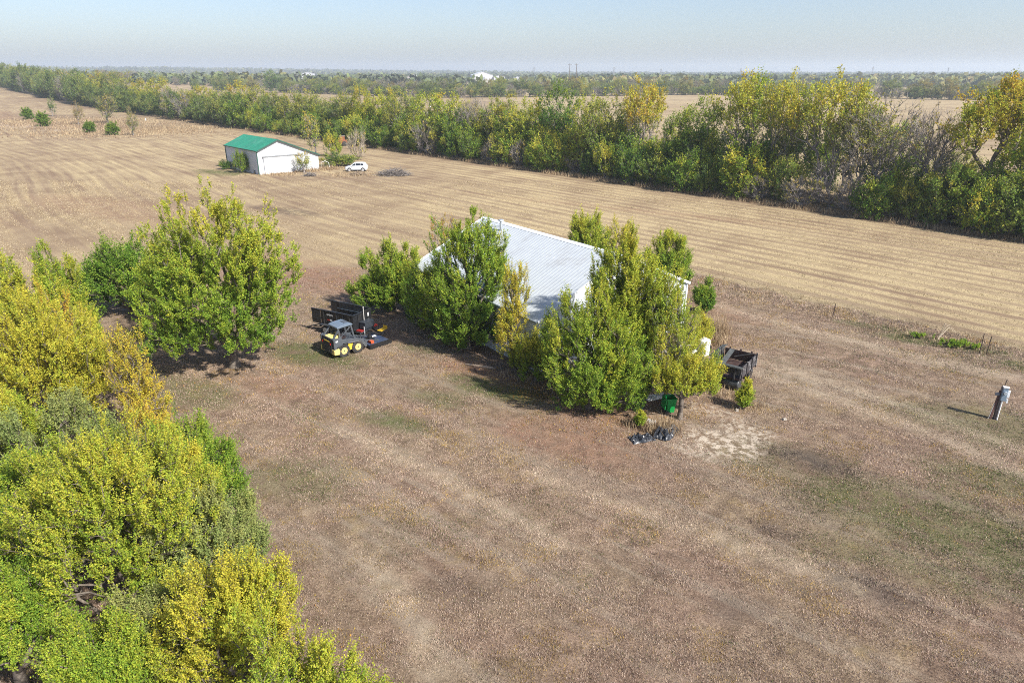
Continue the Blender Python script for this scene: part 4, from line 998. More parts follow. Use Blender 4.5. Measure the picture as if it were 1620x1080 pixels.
# ---------------------------------------------------------------- black dump trailer
BLACK = mat("black_trailer_paint", (.018, .019, .021), .42, 0, .25, 3, (.10, .085, .07), .30)
BLACK2 = mat("blue_black_steel", (.03, .036, .045), .45, 0, .25, 3, (.11, .10, .085), .35)
BLUESTEEL = mat('blue_grey_steel', (.055, .075, .10), .4, 0, .2, 3, (.12, .11, .1), .3)
TYRE = mat("tyre_rubber", (.030, .030, .031), .85, 0, .25, 8, (.14, .11, .085), .6)
RIM_GREY = mat("grey_steel_rim", (.30, .31, .32), .4, .3)
RED = mat("red_reflector", (.42, .015, .015), .35, 0, .05)
WHT = mat("white_paint", (.78, .78, .76), .45, 0, .04)
def wheel(parent, c, r, w, m_rim, lugs=0, axis='y', rim_r=.55, face=-1):
    t_ = MB()
    pr = [(r * .55, -w * .5), (r * .86, -w * .5), (r * .97, -w * .38), (r, -w * .22), (r, w * .22), (r * .97, w * .38), (r * .86, w * .5), (r * .55, w * .5)]
    t_.lathe(pr, c, axis, 28)
    if lugs:
        for k in range(lugs):
            a = 2 * math.pi * k / lugs
            for s_ in (-1, 1):
                aa = a + (math.pi / lugs if s_ > 0 else 0)
                t_.bar((c[0] + math.cos(aa) * r * .99, c[1] + s_ * w * .04, c[2] + math.sin(aa) * r * .99), (c[0] + math.cos(aa + .16) * r * .97, c[1] + s_ * w * .5, c[2] + math.sin(aa + .16) * r * .97), .06, .05, up=(math.cos(aa), 0, math.sin(aa)))
    wob = thing_part("wheel", t_, TYRE, parent)
    q = MB()
    q.lathe([(r * rim_r, -w * .52), (r * rim_r, -w * .40), (r * rim_r * .80, -w * .34), (r * .22, -w * .36), (r * .20, -w * .50)] if face < 0 else
            [(r * .20, w * .50), (r * .22, w * .36), (r * rim_r * .80, w * .34), (r * rim_r, w * .40), (r * rim_r, w * .52)], c, axis, 24)
    q.build("rim", m_rim, wob, smooth_ang=35)
    h = MB(); h.lathe([(r * .13, face * w * .47), (r * .10, face * w * .56)], c, axis, 12)
    h.build("hub", mat("dark_hub", (.06, .055, .05), .6), wob)
    return wob
def thing_part(name, mb, m, parent):
    return mb.build(name, m, parent, smooth_ang=35)
fwd = math.atan2(-.487, .873)
trl = thing("dump_trailer", "black tandem axle dump trailer with open rear doors parked behind the skid loader", "trailer", (-12.30, 47.85, 0), fwd)
# local: x forward, y left; body 3.05 long, 2.0 wide
Lb, Wb, z0, z1 = 3.1, 2.0, .72, 1.78
MB().box(0, 0, z0, Lb, Wb, .10).build("bed_floor", BLACK2, trl)
for s in (-1, 1):
    w_ = MB(); w_.box(0, s * (Wb / 2 - .03), (z0 + z1) / 2, Lb, .06, z1 - z0)
    for k in range(5): w_.box(-Lb / 2 + .3 + k * .62, s * (Wb / 2 + .035), (z0 + z1) / 2 - .03, .07, .06, z1 - z0 - .06)
    w_.box(0, s * (Wb / 2), z1 + .03, Lb + .04, .12, .07)
    p = w_.build("side_panel", BLACK, trl, bevel=.008)
    for k, x_ in enumerate((-.62, .02, .64)):
        MB().box(x_ - .12, s * (Wb / 2 + .074), z0 + .42, .24, .008, .075).build("red_reflector", RED, p); MB().box(x_ + .11, s * (Wb / 2 + .074), z0 + .42, .20, .008, .075).build("white_reflector", WHT, p)
    
    lg = MB(); lg.box(0, s * (Wb / 2 - .17), z0 + .62, Lb - .08, .30, .03, rx=-s * .55); lg.build('inner_ledge', BLUESTEEL, p)
    # faded pale maker's lettering, worn past reading
    lt = MB()
    for k in range(7): lt.box(-.86 + k * .085, s * (Wb / 2 + .072), z0 + .80 + .012 * (k % 3), .05, .008, .10 + .03 * ((k * 5) % 3 == 0))
    lt.build("worn_lettering", mat("faded_white", (.42, .42, .42), .6), p)
fp = MB(); fp.box(Lb / 2 - .03, 0, (z0 + z1) / 2, .06, Wb - .13, z1 - z0); fp.box(Lb / 2, 0, z1 + .03, .12, Wb, .07); 
for k in (-.5, 0, .5): fp.box(Lb / 2 + .03, k, (z0 + z1) / 2, .06, .06, z1 - z0 - .1)
f_ = fp.build("front_panel", BLACK, trl, bevel=.008)
MB().box(Lb / 2 + .01, .62, z1 - .32, .012, .17, .26).build("white_sticker", WHT, f_)
for s in (-1, 1):
    d_ = MB(); d_.box(-Lb / 2 - .43, s * (Wb / 2 + .02), (z0 + z1) / 2 - .02, .84, .05, z1 - z0 - .02)
    d_.box(-Lb / 2 - .43, s * (Wb / 2 + .02), z1 + .01, .86, .09, .06); d_.box(-Lb / 2 - .43, s * (Wb / 2 + .055), z0 + .35, .8, .05, .07); d_.box(-Lb / 2 - .83, s * (Wb / 2 + .02), (z0 + z1) / 2, .06, .08, z1 - z0)
    d_.build("rear_door", BLACK, trl, bevel=.006)
fr = MB()
for s in (-.55, .55): fr.box(.1, s, .56, 3.6, .10, .16)
for x_ in (-1.4, -.4, .6, 1.5): fr.box(x_, 0, .56, .08, 1.1, .12)
fr.bar((1.7, .55, .52), (3.2, .05, .46), .10, .12); fr.bar((1.7, -.55, .52), (3.2, -.05, .46), .10, .12); fr.box(3.25, 0, .48, .34, .14, .14)
fr.build("frame", BLACK, trl)
for s in (-1, 1):
    fd = MB(); fd.box(-.63, s * (Wb / 2 + .16), .74, 1.66, .30, .04); fd.box(-1.47, s * (Wb / 2 + .16), .66, .04, .30, .18); fd.box(.21, s * (Wb / 2 + .16), .66, .04, .30, .18)
    fd.build("fender", BLACK2, trl)
    for x_ in (-1.02, -.24): wheel(trl, (x_, s * (Wb / 2 + .16), .345), .345, .22, RIM_GREY, face=s)
tb = MB(); tb.box(1.95, 0, .95, .52, 1.0, .46); tb.box(1.95, 0, 1.20, .56, 1.04, .05); tb.build("tool_box", BLACK2, trl, bevel=.01)
bs = MB(); bs.box(1.86, 0, .58, .5, 1.9, .10); bs.build("front_rail", BLACK2, trl)
rc = MB(); rc.box(1.9, -.75, .66, .46, .32, .10); rc.box(1.95, .70, .66, .46, .36, .10); rc.build("red_side_step", mat("dull_red", (.25, .018, .016), .5), trl)
jk = MB(); jk.tube([(2.15, -.55, .12), (2.15, -.55, .95)], .045); jk.box(2.15, -.55, .08, .22, .22, .03); jk.build("jack", mat("zinc", (.5, .51, .52), .4, .5), trl)
tpst = MB(); tpst.tube([(Lb / 2 + .14, .02, .8), (Lb / 2 + .14, .02, 2.14)], .028); tpst.lathe([(.02, -.05), (.055, 0), (.02, .05)], (Lb / 2 + .14, .02, 2.18), 'z', 10)
tpst.build("tarp_post", mat("pale_steel", (.62, .60, .56), .45, .2), trl)
lp = MB(); lp.tube([(2.5, .62, .62), (2.5, .62, 1.15), (2.5, .78, 1.24), (2.5, .92, 1.15), (2.5, .92, .62)], .022); lp.build("grab_loop", BLACK, trl)
rp = MB(); rp.bar((-1.75, -.55, .60), (-3.35, -.75, .04), .16, .07); rp.bar((-1.75, -.2, .60), (-3.1, -.25, .04), .16, .07); rp.build("ramp", BLACK, trl)
yt = MB(); yt.box(3.05, .35, .62, .36, .7, .05); yt.box(3.05, .70, .72, .36, .05, .22); yt.build("yellow_tray", mat("yellow_paint", (.62, .40, .03), .45, 0, .1, 3, (.3, .2, .1), .3), trl)

# ---------------------------------------------------------------- skid loader with a brush cutter on its arms
YEL = mat("loader_yellow", (.70, .47, .035), .42, 0, .10, 3, (.30, .22, .12), .30)
YEL_PALE = mat("worn_yellow", (.74, .58, .20), .5, 0, .12, 3, (.34, .26, .15), .35)
GRAPH = mat("graphite_paint", (.075, .085, .098), .42, 0, .15, 3, (.20, .18, .15), .25)
ROOFG = mat("blue_grey_roof", (.13, .17, .22), .38, 0, .1, 2, (.25, .24, .22), .25)
DARK = mat("black_machine_part", (.015, .015, .016), .5, 0, .2)
CHROME = mat("cylinder_rod", (.62, .62, .62), .2, .9)
sk = thing("skid_loader", "grey and yellow wheeled skid loader carrying a brush cutter, parked beside the black trailer", "skid loader", (-11.62, 43.95, 0), R(45))
sk.scale = (1.07, 1.07, 1.07)
ch = MB(); ch.prism([(-1.02, .30), (-.25, .22), (.72, .22), (.86, .40), (.86, .74), (-1.02, .74)], -.42, .42); ch.build("chassis", YEL, sk, bevel=.015)
rs = MB()
for s in (-1, 1): rs.prism([(-1.22, .30), (-.86, .26), (-.80, .50), (-.88, .70), (-1.22, .62)], s * .44, s * .825)
rs.build("rear_skirt", YEL_PALE, sk, bevel=.01)
md = MB()
for s in (-1, 1): md.box(.01, s * .58, .56, .34, .34, .40)
md.build("side_plate", YEL, sk)
hull = MB(); hull.prism([(-1.22, .55), (-1.12, 1.22), (-.50, 1.24), (-.42, .98), (.70, .92), (.84, .74), (-1.0, .74)], -.62, .62); hb = hull.build("body", GRAPH, sk, bevel=.02)
rg = MB(); rg.prism([(-1.30, .40), (-1.22, 1.16), (-1.12, 1.18), (-1.12, .40)], -.56, .56); rd = rg.build("rear_door", DARK, sk, bevel=.015)
gr = MB()
for k in range(7): gr.box(-1.285 + .0105 * k, 0, .50 + k * .085, .05, .72, .022)
gr.build("grille", mat("grille_grey", (.05, .05, .055), .5), rd)
MB().box(-1.235, .0, 1.10, .02, .62, .05).build("yellow_badge", YEL, rd)
for s in (-1, 1):
    MB().box(-1.26, s * .46, .98, .03, .10, .12).build("tail_light", RED, rd)
cb = MB()
for s in (-1, 1):
    cb.bar((.50, s * .46, .88), (.30, s * .46, 1.92), .08, .10); cb.bar((-.52, s * .46, .98), (-.62, s * .46, 1.90), .08, .10)
    cb.bar((-.60, s * .46, 1.14), (.34, s * .46, 1.84), .05, .05)
    cb.bar((-.1, s * .46, .95), (-.1, s * .46, 1.86), .03, .03); cb.bar((.16, s * .46, .95), (.14, s * .46, 1.86), .025, .025); cb.bar((-.55, s * .46, 1.44), (.42, s * .46, 1.36), .025, .025)
cab = cb.build("cab_frame", GRAPH, sk)
rf = MB(); rf.prism([(-.72, 1.86), (-.70, 1.96), (-.40, 2.02), (.22, 2.04), (.40, 1.97), (.42, 1.88)], -.56, .56); rfo = rf.build("cab_roof", ROOFG, cab, bevel=.03)
rl = MB(); rl.box(.12, 0, 2.045, .30, .5, .02); rl.build("roof_hatch", GRAPH, cab)
MB().box(-.60, 0, 1.45, .03, .82, .70).build("rear_window", mat("dark_cab_glass", (.02, .024, .028), .08, 0, .1), cab)
st = MB(); st.box(-.22, 0, 1.08, .44, .5, .14); st.box(-.42, 0, 1.38, .14, .48, .56, ry=-.15); st.build("seat", mat("seat_vinyl", (.05, .03, .03), .6), cab)
mesh_s = MB()
for s in (-1, 1):
    for k in range(9): mesh_s.bar((-.50 + k * .10, s * .455, .98), (-.54 + k * .095, s * .455, 1.5 + min(k, 5) * .05), .012, .012)
mesh_s.build("side_mesh", DARK, cab)
arms = []
for s in (-1, 1):
    am = MB()
    am.prism([(-1.18, .62), (-1.20, 1.30), (-1.02, 1.36), (-.70, 1.22), (.55, .99), (.92, .86), (1.06, .62), (1.22, .30), (1.08, .22), (.90, .50), (.72, .70), (-.55, .92), (-.62, .74), (-.88, .58)], s * .68, s * .80)
    arms.append(am.build("lift_arm", GRAPH, sk, bevel=.012))
    cy = MB(); cy.tube([(-.98, s * .83, .74), (-.2, s * .83, .88)], .045, 10); cy.build("cylinder", DARK, arms[-1])
    cr = MB(); cr.tube([(-.2, s * .83, .88), (.62, s * .83, .80)], .026, 8); cr.build("cylinder_rod", CHROME, arms[-1])
    dc = MB(); dc.box(-.98, s * .806, 1.16, .16, .012, .10); dc.build("white_decal", WHT, arms[-1])
tw_ = MB()
for s in (-1, 1): tw_.bar((-1.12, s * .60, 1.24), (-.62, s * .50, 1.76), .09, .07)
tw_.box(-1.10, 0, 1.26, .12, 1.3, .10); tw_.build("rear_tower", GRAPH, sk)
hd = MB(); hd.prism([(-1.14, 1.22), (-1.10, 1.32), (-.62, 1.36), (-.60, 1.22)], -.40, .40); hd.build("engine_hood", YEL_PALE, sk, bevel=.015)
for s in (-1, 1):
    for x_ in (-.50, .52): wheel(sk, (x_, s * .66, .42), .42, .30, YEL_PALE, lugs=18, face=s, rim_r=.52)
# brush cutter
bc = MB(); bc.prism([(1.34, .16), (1.34, .30), (1.9, .34), (2.86, .30), (3.02, .20), (2.98, .10), (1.40, .10)], -.92, .92)
BLUE = mat("dark_blue_deck", (.035, .055, .11), .42, 0, .15, 2, (.16, .15, .14), .35)
cut = bc.build("brush_cutter", BLUE, sk, bevel=.012)
sdk = MB()
for s in (-1, 1): sdk.prism([(1.30, .03), (1.34, .33), (2.86, .33), (3.05, .20), (3.0, .03)], s * .92, s * .97)
sdk.build("deck_skid", DARK, cut)
mt = MB(); mt.lathe([(.16, 0), (.16, .22), (.10, .26), (.10, .38)], (1.95, 0, .34), 'z', 16); mt.box(1.95, 0, .36, .5, .5, .06); mt.build("cutter_motor", DARK, cut)
qa = MB(); qa.box(1.27, 0, .42, .10, 1.2, .46); qa.box(1.16, 0, .62, .12, 1.5, .10); qa.bar((1.3, .55, .60), (2.25, .55, .36), .06); qa.bar((1.3, -.55, .60), (2.25, -.55, .36), .06)
qa.build("hitch_plate", GRAPH, cut)
vb = MB(); vb.box(1.62, -.62, .42, .22, .40, .16); vb.build("orange_valve_block", mat("orange_red", (.50, .09, .03), .5), cut)
hs = MB()
for q in (-.12, .1, .24): hs.tube([(1.1, q - .3, .75), (1.35, q - .2, .95), (1.7, q, .70), (1.92, q * .4, .58)], .022, 6)
hs.build("hydraulic_hose", DARK, cut)
stp = MB(); stp.box(2.45, .30, .336, .34, .22, .01); stp.build("white_label", WHT, cut)

# ---------------------------------------------------------------- old wooden wagon
WOOD_D = mat("weathered_dark_wood", (.035, .034, .034), .85, 0, .5, 5, (.13, .125, .115), .6, bump=.4)
WOOD_P = mat("peeling_painted_wood", (.045, .040, .042), .8, 0, .4, 5, (.42, .42, .42), .7, bump=.3)
WOOD_R = mat("red_brown_boards", (.045, .022, .019), .85, 0, .4, 5, (.12, .11, .10), .5, bump=.3)
IRON = mat("rusty_dark_iron", (.045, .034, .028), .75, .2, .4, 6, (.20, .09, .045), .5)
wg = thing("farm_wagon", "old black wooden wagon with peeling side boards and broken top rail near the barn", "wagon", (13.75, 39.25, 0), math.atan2(.8, .6))
wl_, ww_, wb, wt = 2.9, 2.1, .78, 1.55
def planks(mb, a, b, z_lo, z_hi, n, thick, jit=.015):
    a, b = Vector(a), Vector(b); h = (z_hi - z_lo) / n
    for k in range(n):
        z = z_lo + h * (k + .5); j = random.Random(k * 7 + int(a.x * 100)).uniform(-jit, jit)
        mb.bar((a.x, a.y + j, z), (b.x, b.y - j, z + j), thick, h * .93)
fl = MB(); fl.box(0, 0, wb, wl_, ww_, .08); fl.build("wagon_floor", WOOD_R, wg)
for s, m_ in ((-1, WOOD_P), (1, WOOD_D)):
    pb = MB(); planks(pb, (-wl_ / 2, s * ww_ / 2, 0), (wl_ / 2, s * ww_ / 2, 0), wb + .05, wt, 3, .05)
    for x_ in (-1.3, -.45, .45, 1.3): pb.box(x_, s * (ww_ / 2 + .05), (wb + wt) / 2 + .02, .09, .07, wt - wb + .16)
    pb.build("side_board", m_, wg)
for s, m_ in ((-1, WOOD_D), (1, WOOD_R)):
    pb = MB()
    planks(pb, (s * wl_ / 2, -ww_ / 2 + .06, 0), (s * wl_ / 2, ww_ / 2 - .06, 0), wb + .05 + (.22 if s < 0 else 0), wt - .04, 3 if s > 0 else 2, .05)
    for y_ in (-.7, 0, .7): pb.box(s * (wl_ / 2 + .05), y_, (wb + wt) / 2, .07, .09, wt - wb + .1)
    pb.build("end_board", m_, wg)
fb = MB()
fb.box(-wl_ / 2 - .10, .0, wt + .06, .52, ww_ + .15, .07, ry=.22)
fb.box(.35, ww_ / 2 + .02, wt + .10, 2.3, .34, .05, rx=-.35)
fb.box(.1, .35, wt - .05, 2.5, .30, .05, rx=.2, rz=.12)
fb.build("fallen_top_board", mat("silvered_board", (.055, .06, .058), .8, 0, .35, 5, (.16, .16, .155), .5, bump=.3), wg)
sp_ = MB(); sp_.bar((1.2, -.9, wt + .05), (.9, .2, wt - .3), .05); sp_.bar((-.6, .9, wt + .28), (-.6, .3, wb + .1), .05); sp_.bar((.5, .9, wt + .3), (.45, .85, wb), .06); sp_.build("broken_stake", WOOD_D, wg)
ax = MB()
for x_ in (-.95, .95): ax.bar((x_, -1.0, .38), (x_, 1.0, .38), .10, .12)
for y_ in (-.45, .45): ax.bar((-1.35, y_, .64), (1.35, y_, .64), .10, .18)
ax.bar((1.3, 0, .5), (2.9, 0, .35), .09, .10); ax.build("running_gear", IRON, wg)
for x_ in (-.95, .95):
    for s in (-1, 1): wheel(wg, (x_, s * .88, .38), .38, .20, IRON, face=s)
dm = MB(); dm.lathe([(.30, -.55), (.34, -.5), (.34, .30), (.30, .35)], (-1.15, -.45, .36), 'y', 18); dm.build("drum", mat("dark_drum", (.05, .055, .06), .5, .2, .3, 4, (.15, .12, .1), .4), wg)

# white tank and panels behind the wagon
tk = thing("white_tank", "chalky white metal tank with a dark hatch in the weeds behind the wagon", "tank", (13.15, 43.4, 0), .5)
q = MB(); q.lathe([(.34, 0), (.40, .05), (.40, 1.02), (.36, 1.10), (.14, 1.16), (.12, 1.24)], (0, 0, 0), 'z', 20); q.build("tank_body", mat("chalk_white", (.80, .78, .74), .6, 0, .06, 3, (.5, .42, .32), .3), tk, smooth_ang=40)
MB().box(.30, -.27, .55, .18, .10, .30, rz=-.75).build("hatch", DARK, tk)
q = MB()
for z_ in (.25, .85): q.lathe([(.402, z_), (.415, z_ + .02), (.402, z_ + .04)], (0, 0, 0), 'z', 20)
q.build("band", mat("band_grey", (.5, .5, .49), .5), tk)
def one(name, label, cat, mb, m, loc, rz=0, bevel=0, group=None, smooth_ang=None):
    o = mb.build(name, m, None, bevel, smooth_ang, (loc[0], loc[1], gz(loc[0], loc[1]) + (loc[2] if len(loc) > 2 else 0)), (0, 0, rz))
    return tag(o, label, cat, group)
q = MB()
for k in range(6): q.box(0, -.45 + k * .18, .02 * (k % 2), 1.7, .165, .03)
q.box(-.5, 0, -.03, .08, 1.05, .04); q.box(.5, 0, -.03, .08, 1.05, .04)
o = one("boarded_sheet", "white boarded panel leaning down among the weeds next to the white tank", "panel", q, mat("dirty_white_board", (.70, .69, .66), .6, 0, .1, 3, (.35, .30, .24), .4), (12.3, 43.6, .42), .6); o.rotation_euler = (.25, -.28, .6)
# bins
def bin_(name, label, loc, rz, m, open_lid):
    b = thing(name, label, "bin", (*loc, 0), rz, None)
    V = []
    for z, hx, hy in ((.12, .20, .22), (.98, .28, .30)):
        V += [(-hx, -hy, z), (hx, -hy, z), (hx, hy, z), (-hx, hy, z)]
    for z, hx, hy in ((.98, .255, .275), (.20, .18, .20)):
        V += [(-hx, -hy, z), (hx, -hy, z), (hx, hy, z), (-hx, hy, z)]
    F = [(0, 3, 2, 1)]
    for r in range(3):
        for k in range(4): F.append((r * 4 + k, r * 4 + (k + 1) % 4, r * 4 + 4 + (k + 1) % 4, r * 4 + 4 + k))
    F.append((12, 13, 14, 15))
    me = bpy.data.meshes.new("bin_body"); me.from_pydata(V, [], F); me.materials.append(m); bo = link("bin_body", me, b)
    rm = MB()
    for (cx, cy, sx, sy) in ((0, -.31, .62, .05), (0, .31, .62, .05), (-.29, 0, .05, .58), (.29, 0, .05, .58)): rm.box(cx, cy, .965, sx, sy, .06)
    rm.build("bin_rim", m, b, bevel=.008)
    ld = MB()
    if open_lid: ld.box(-.36, 0, .68, .05, .62, .62, ry=.12); ld.box(-.33, 0, 1.0, .06, .5, .05)
    else: ld.box(0, 0, 1.03, .62, .66, .05, ry=.04)
    ld.build("lid", m, b, bevel=.015)
    for s in (-1, 1):
        w = MB(); w.lathe([(.06, -.04), (.125, -.04), (.125, .04), (.06, .04)], (-.24, s * .26, .125), 'y', 16); w.build("wheel", TYRE, b)
    hb_ = MB(); hb_.tube([(-.33, -.2, .95), (-.36, -.2, .93), (-.36, .2, .93), (-.33, .2, .95)], .018); hb_.build("handle", m, b)
    return b
bin_("wheelie_bin", "bright green wheelie bin with its lid hanging open beside a thin trunk", (8.95, 34.75), R(10), mat("bin_green", (.010, .27, .055), .38, 0, .1, 3), True)
bin_("wheelie_bin", "dark green bin half hidden in shade under the big barn elm", (7.35, 35.1), R(-30), mat("bin_dark_green", (.012, .055, .045), .45, 0, .15, 3), False)
# crumpled black plastic, white sheet, bag
def crumple(w, d, h, seed, n=26):
    g = np.random.default_rng(seed)
    u, v = np.meshgrid(np.linspace(-1, 1, n), np.linspace(-1, 1, n))
    ed = np.clip(1.15 - np.maximum(np.abs(u), np.abs(v)) ** 3, 0, 1)
    rid = 1 - np.abs(2 * fbm(u * 2.6 + seed, v * 2.6 + 3, 3) - 1) * 2.2
    z = h * ed * np.clip(rid, 0, 1) * (.5 + .9 * vnoise(u * 1.7 + seed * 3, v * 1.7)) + .012
    x = u * w / 2 * (1 + .22 * (vnoise(v * 2.2 + seed, u * 0 + 1.5) - .5)); y = v * d / 2 * (1 + .3 * (vnoise(u * 2.2 + 5, v * 0 + seed) - .5))
    V = np.stack([x, y, z], -1).reshape(-1, 3)
    mb = MB(); F = []
    for i in range(n - 1):
        for j in range(n - 1): F.append((i * n + j, i * n + j + 1, (i + 1) * n + j + 1, (i + 1) * n + j))
    mb.add(V, F)
    # underside
    V2 = V.copy(); V2[:, 2] -= .012
    mb.add(V2, [tuple(reversed(f)) for f in F])
    return mb
PLASTIC = mat("black_plastic_sheet", (.030, .034, .042), .32, 0, .3, 4, (.16, .15, .14), .35)
one("black_plastic", "crumpled black plastic sheet folded in a ridge at the foot of the thin trunk", "plastic sheet", crumple(1.6, .95, .50, 3), PLASTIC, (8.25, 32.3), .95)
one("black_plastic", "smaller flattened heap of black plastic between two tufts of straw grass", "plastic sheet", crumple(1.3, .8, .34, 8), PLASTIC, (6.85, 31.7), .3)
one("white_sheet", "white metal sheet lying under the tree behind the green bin", "sheet", crumple(1.7, .7, .16, 5), mat("dirty_white_sheet", (.70, .70, .68), .5, 0, .08, 2, (.4, .34, .27), .3), (8.6, 36.3, .25), .4)
one("white_bag", "small white plastic bag among the junk near the dark green bin", "bag", crumple(.5, .42, .26, 6, 16), mat("white_bag_plastic", (.72, .73, .74), .4), (7.7, 33.5), .2)
# pallet, planks, litter
q = MB()
for k in range(5): q.box(0, -.5 + k * .25, .16, 1.2, .17, .025)
for k in (-.5, 0, .5): q.box(k, 0, .09, .09, 1.1, .10)
o = one("old_pallet", "dark broken pallet lying by the far end of the barn's shaded wall", "pallet", q, WOOD_D, (-7.9, 51.5, .06), .5); o.rotation_euler = (.10, -.14, .5)
q = MB(); q.box(0, 0, .05, 1.25, .14, .05); q.box(.1, .10, .09, .8, .12, .04, rz=.5); one("scrap_board", "short dark scrap boards dropped beside the broken pallet", "board", q, WOOD_D, (-7.0, 51.6), .3)
def lerp(a, b, f): return a + (b - a) * f
q = MB(); q.box(0, 0, .045, 2.1, .14, .05); q.box(.3, .02, .085, 1.2, .10, .03, rz=.02)
one("timber_plank", "long bare timber plank lying on the lawn in front of the barn elms", "plank", q, mat("bare_timber", (.42, .32, .23), .8, 0, .25, 4, (.2, .15, .11), .4), (-2.1, 41.3), math.atan2(-.73, 1.91))
q = MB(); q.box(0, 0, .03, .6, .07, .04, rz=.2); q.tube([(-.2, .1, .03), (.5, .3, .05)], .02, 6)
one("fallen_branch", "short dark fallen branch at the end of the timber plank", "branch", q, BARK, (-.75, 40.75), .5)
hr2 = random.Random(9)
for k, (x_, y_, lb) in enumerate([(12.9, 35.0, "pale stone lying below the wagon"), (13.2, 35.3, "second pale stone below the wagon next to the shrub"), (15.2, 33.9, "pale scrap of litter on the lawn past the shrub")]):
    one("pale_stone" if k < 2 else "litter_scrap", lb, "stone" if k < 2 else "litter", crumple(.26, .2, .14, 20 + k, 10), mat("pale_stone", (.36, .32, .27), .8), (x_, y_), hr2.uniform(0, 3))

# ---------------------------------------------------------------- meter post and fence posts
mp = thing("meter_post", "weathered service post with a grey electric meter box and white conduit on the lawn", "meter post", (27.03, 34.0, 0), R(-20))
GREYW = mat("grey_weathered_post", (.16, .13, .115), .85, 0, .3, 6, (.08, .06, .05), .5, bump=.3)
q = MB(); q.box(0, 0, 1.0, .17, .17, 2.0, rz=.1); q.build("post", GREYW, mp)
q = MB(); q.bar((-.24, -.04, 0), (-.10, .02, 1.72), .12, .09); q.build("brace_post", mat("red_brown_post", (.12, .06, .05), .85, 0, .3, 6), mp)
q = MB(); q.box(.06, -.17, 1.62, .26, .16, .78, tx=.96); mb_ = q.build("meter_box", mat("blue_grey_enamel", (.20, .27, .34), .4, .1, .08, 3), mp, bevel=.015)
q = MB(); q.box(.06, -.17, 2.035, .29, .19, .05); q.build("box_cap", WHT, mb_)
q = MB(); q.lathe([(.10, 0), (.10, -.05), (.085, -.09)], (.06, -.25, 1.72), 'y', 16); q.build("meter_dial", mat("dial_glass", (.35, .40, .44), .15), mb_)
q = MB(); q.tube([(.06, -.13, .02), (.06, -.13, 1.3)], .036, 10); q.build("conduit", WHT, mp)
q = MB(); q.box(.26, -.10, 1.62, .12, .12, .42); q.box(.28, -.1, 1.2, .08, .10, .22); q.build("side_box", mat("white_enamel", (.70, .72, .74), .4), mp, bevel=.01)
q = MB(); q.tube([(.02, .02, 2.0), (.06, .02, 2.42)], .022, 8); q.build("top_pipe", IRON, mp)
q = MB(); q.tube([(-.34, -.10, .02), (-.24, -.06, .95)], .018, 8); q.build("ground_wire_guard", mat("pale_zinc", (.60, .60, .58), .4, .3), mp)
q = MB(); q.box(-.22, -.03, 1.52, .20, .08, .16); q.build("junction_box", mat("dull_grey_box", (.25, .25, .26), .5), mp)
for (x_, y_, h_, ln, lb) in [(25.45, 51.1, 1.15, .06, "thin rusty steel fence post standing alone on the old fence line"), (32.15, 43.4, 1.55, -.02, "taller of two rusty steel posts on the old fence line"),
                            (32.62, 43.35, 1.35, .05, "shorter of two rusty steel posts on the old fence line")]:
    q = MB(); q.box(ln * .5, 0, h_ / 2, .045, .012, h_, ry=ln); q.box(ln * .5, .02, h_ / 2, .012, .04, h_, ry=ln)
    for k in range(6): q.box(ln * .5 + ln * (k / 6 - .3) * h_ * .4, -.012, .25 + k * h_ * .12, .03, .018, .012)
    one("steel_fence_post", lb, "fence post", q, IRON, (x_, y_), .4, group="posts of the old fence line")
q = MB(); q.box(0, 0, .55, .22, .22, 1.1); q.box(0, 0, 1.12, .26, .26, .06)
one("white_marker_post", "short white marker post in the field before the hedgerow", "marker post", q, WHT, (-147.3, 288.15), .3)
q = MB()
for k in range(3): q.tube([(0, 0, 0), (.3 + k * .3, .1 * k, 1.2 - k * .2), (1.2 + k * .3, .3, .9 - k * .3)], [.03, .025, .012], 6)
one("dead_stem", "pale dead weed stems arching beside the fence line bushes", "dead stems", q, mat("pale_stem", (.46, .38, .27), .8), (30.9, 46.2), .2)

# ---------------------------------------------------------------- white car by the shed
SUVW = mat("white_car_paint", (.58, .60, .62), .22, 0, .02, 2)
GLASS = mat("dark_car_glass", (.018, .022, .028), .06, 0, .1)
sv = thing("parked_car", "white compact sport utility car parked in the field near the shed", "car", (-30.6, 137.6, 0), R(184))
sv.scale = (.95, .95, 1.06)
# local: x forward, y left
def hull_mesh(secs):
    """secs: list of (x, [(y,z) half outline from bottom centre up to top centre])"""
    V, F = [], []
    n = len(secs[0][1])
    for x, pr in secs:
        for (y, z) in pr: V.append((x, y, z))
        for (y, z) in reversed(pr): V.append((x, -y, z))
    m = 2 * n
    for i in range(len(secs) - 1):
        for k in range(m): F.append((i * m + k, i * m + (k + 1) % m, (i + 1) * m + (k + 1) % m, (i + 1) * m + k))
    F.append(tuple(range(m))[::-1]); F.append(tuple((len(secs) - 1) * m + k for k in range(m)))
    return MB().add(V, F)
body = hull_mesh([(-2.28, [(0, .50), (.72, .52), (.78, .75), (.76, 1.02), (0, 1.06)]), (-2.15, [(0, .32), (.86, .36), (.91, .72), (.86, 1.08), (0, 1.12)]),
                  (-1.0, [(0, .26), (.90, .30), (.935, .70), (.88, 1.06), (0, 1.12)]), (.9, [(0, .26), (.90, .30), (.935, .68), (.88, 1.02), (0, 1.10)]),
                  (1.7, [(0, .28), (.88, .32), (.92, .66), (.84, .94), (0, 1.02)]), (2.15, [(0, .34), (.78, .38), (.82, .62), (.74, .80), (0, .88)]), (2.32, [(0, .42), (.60, .44), (.64, .60), (.58, .70), (0, .76)])])
bd = body.build("body", SUVW, sv, smooth_ang=45)
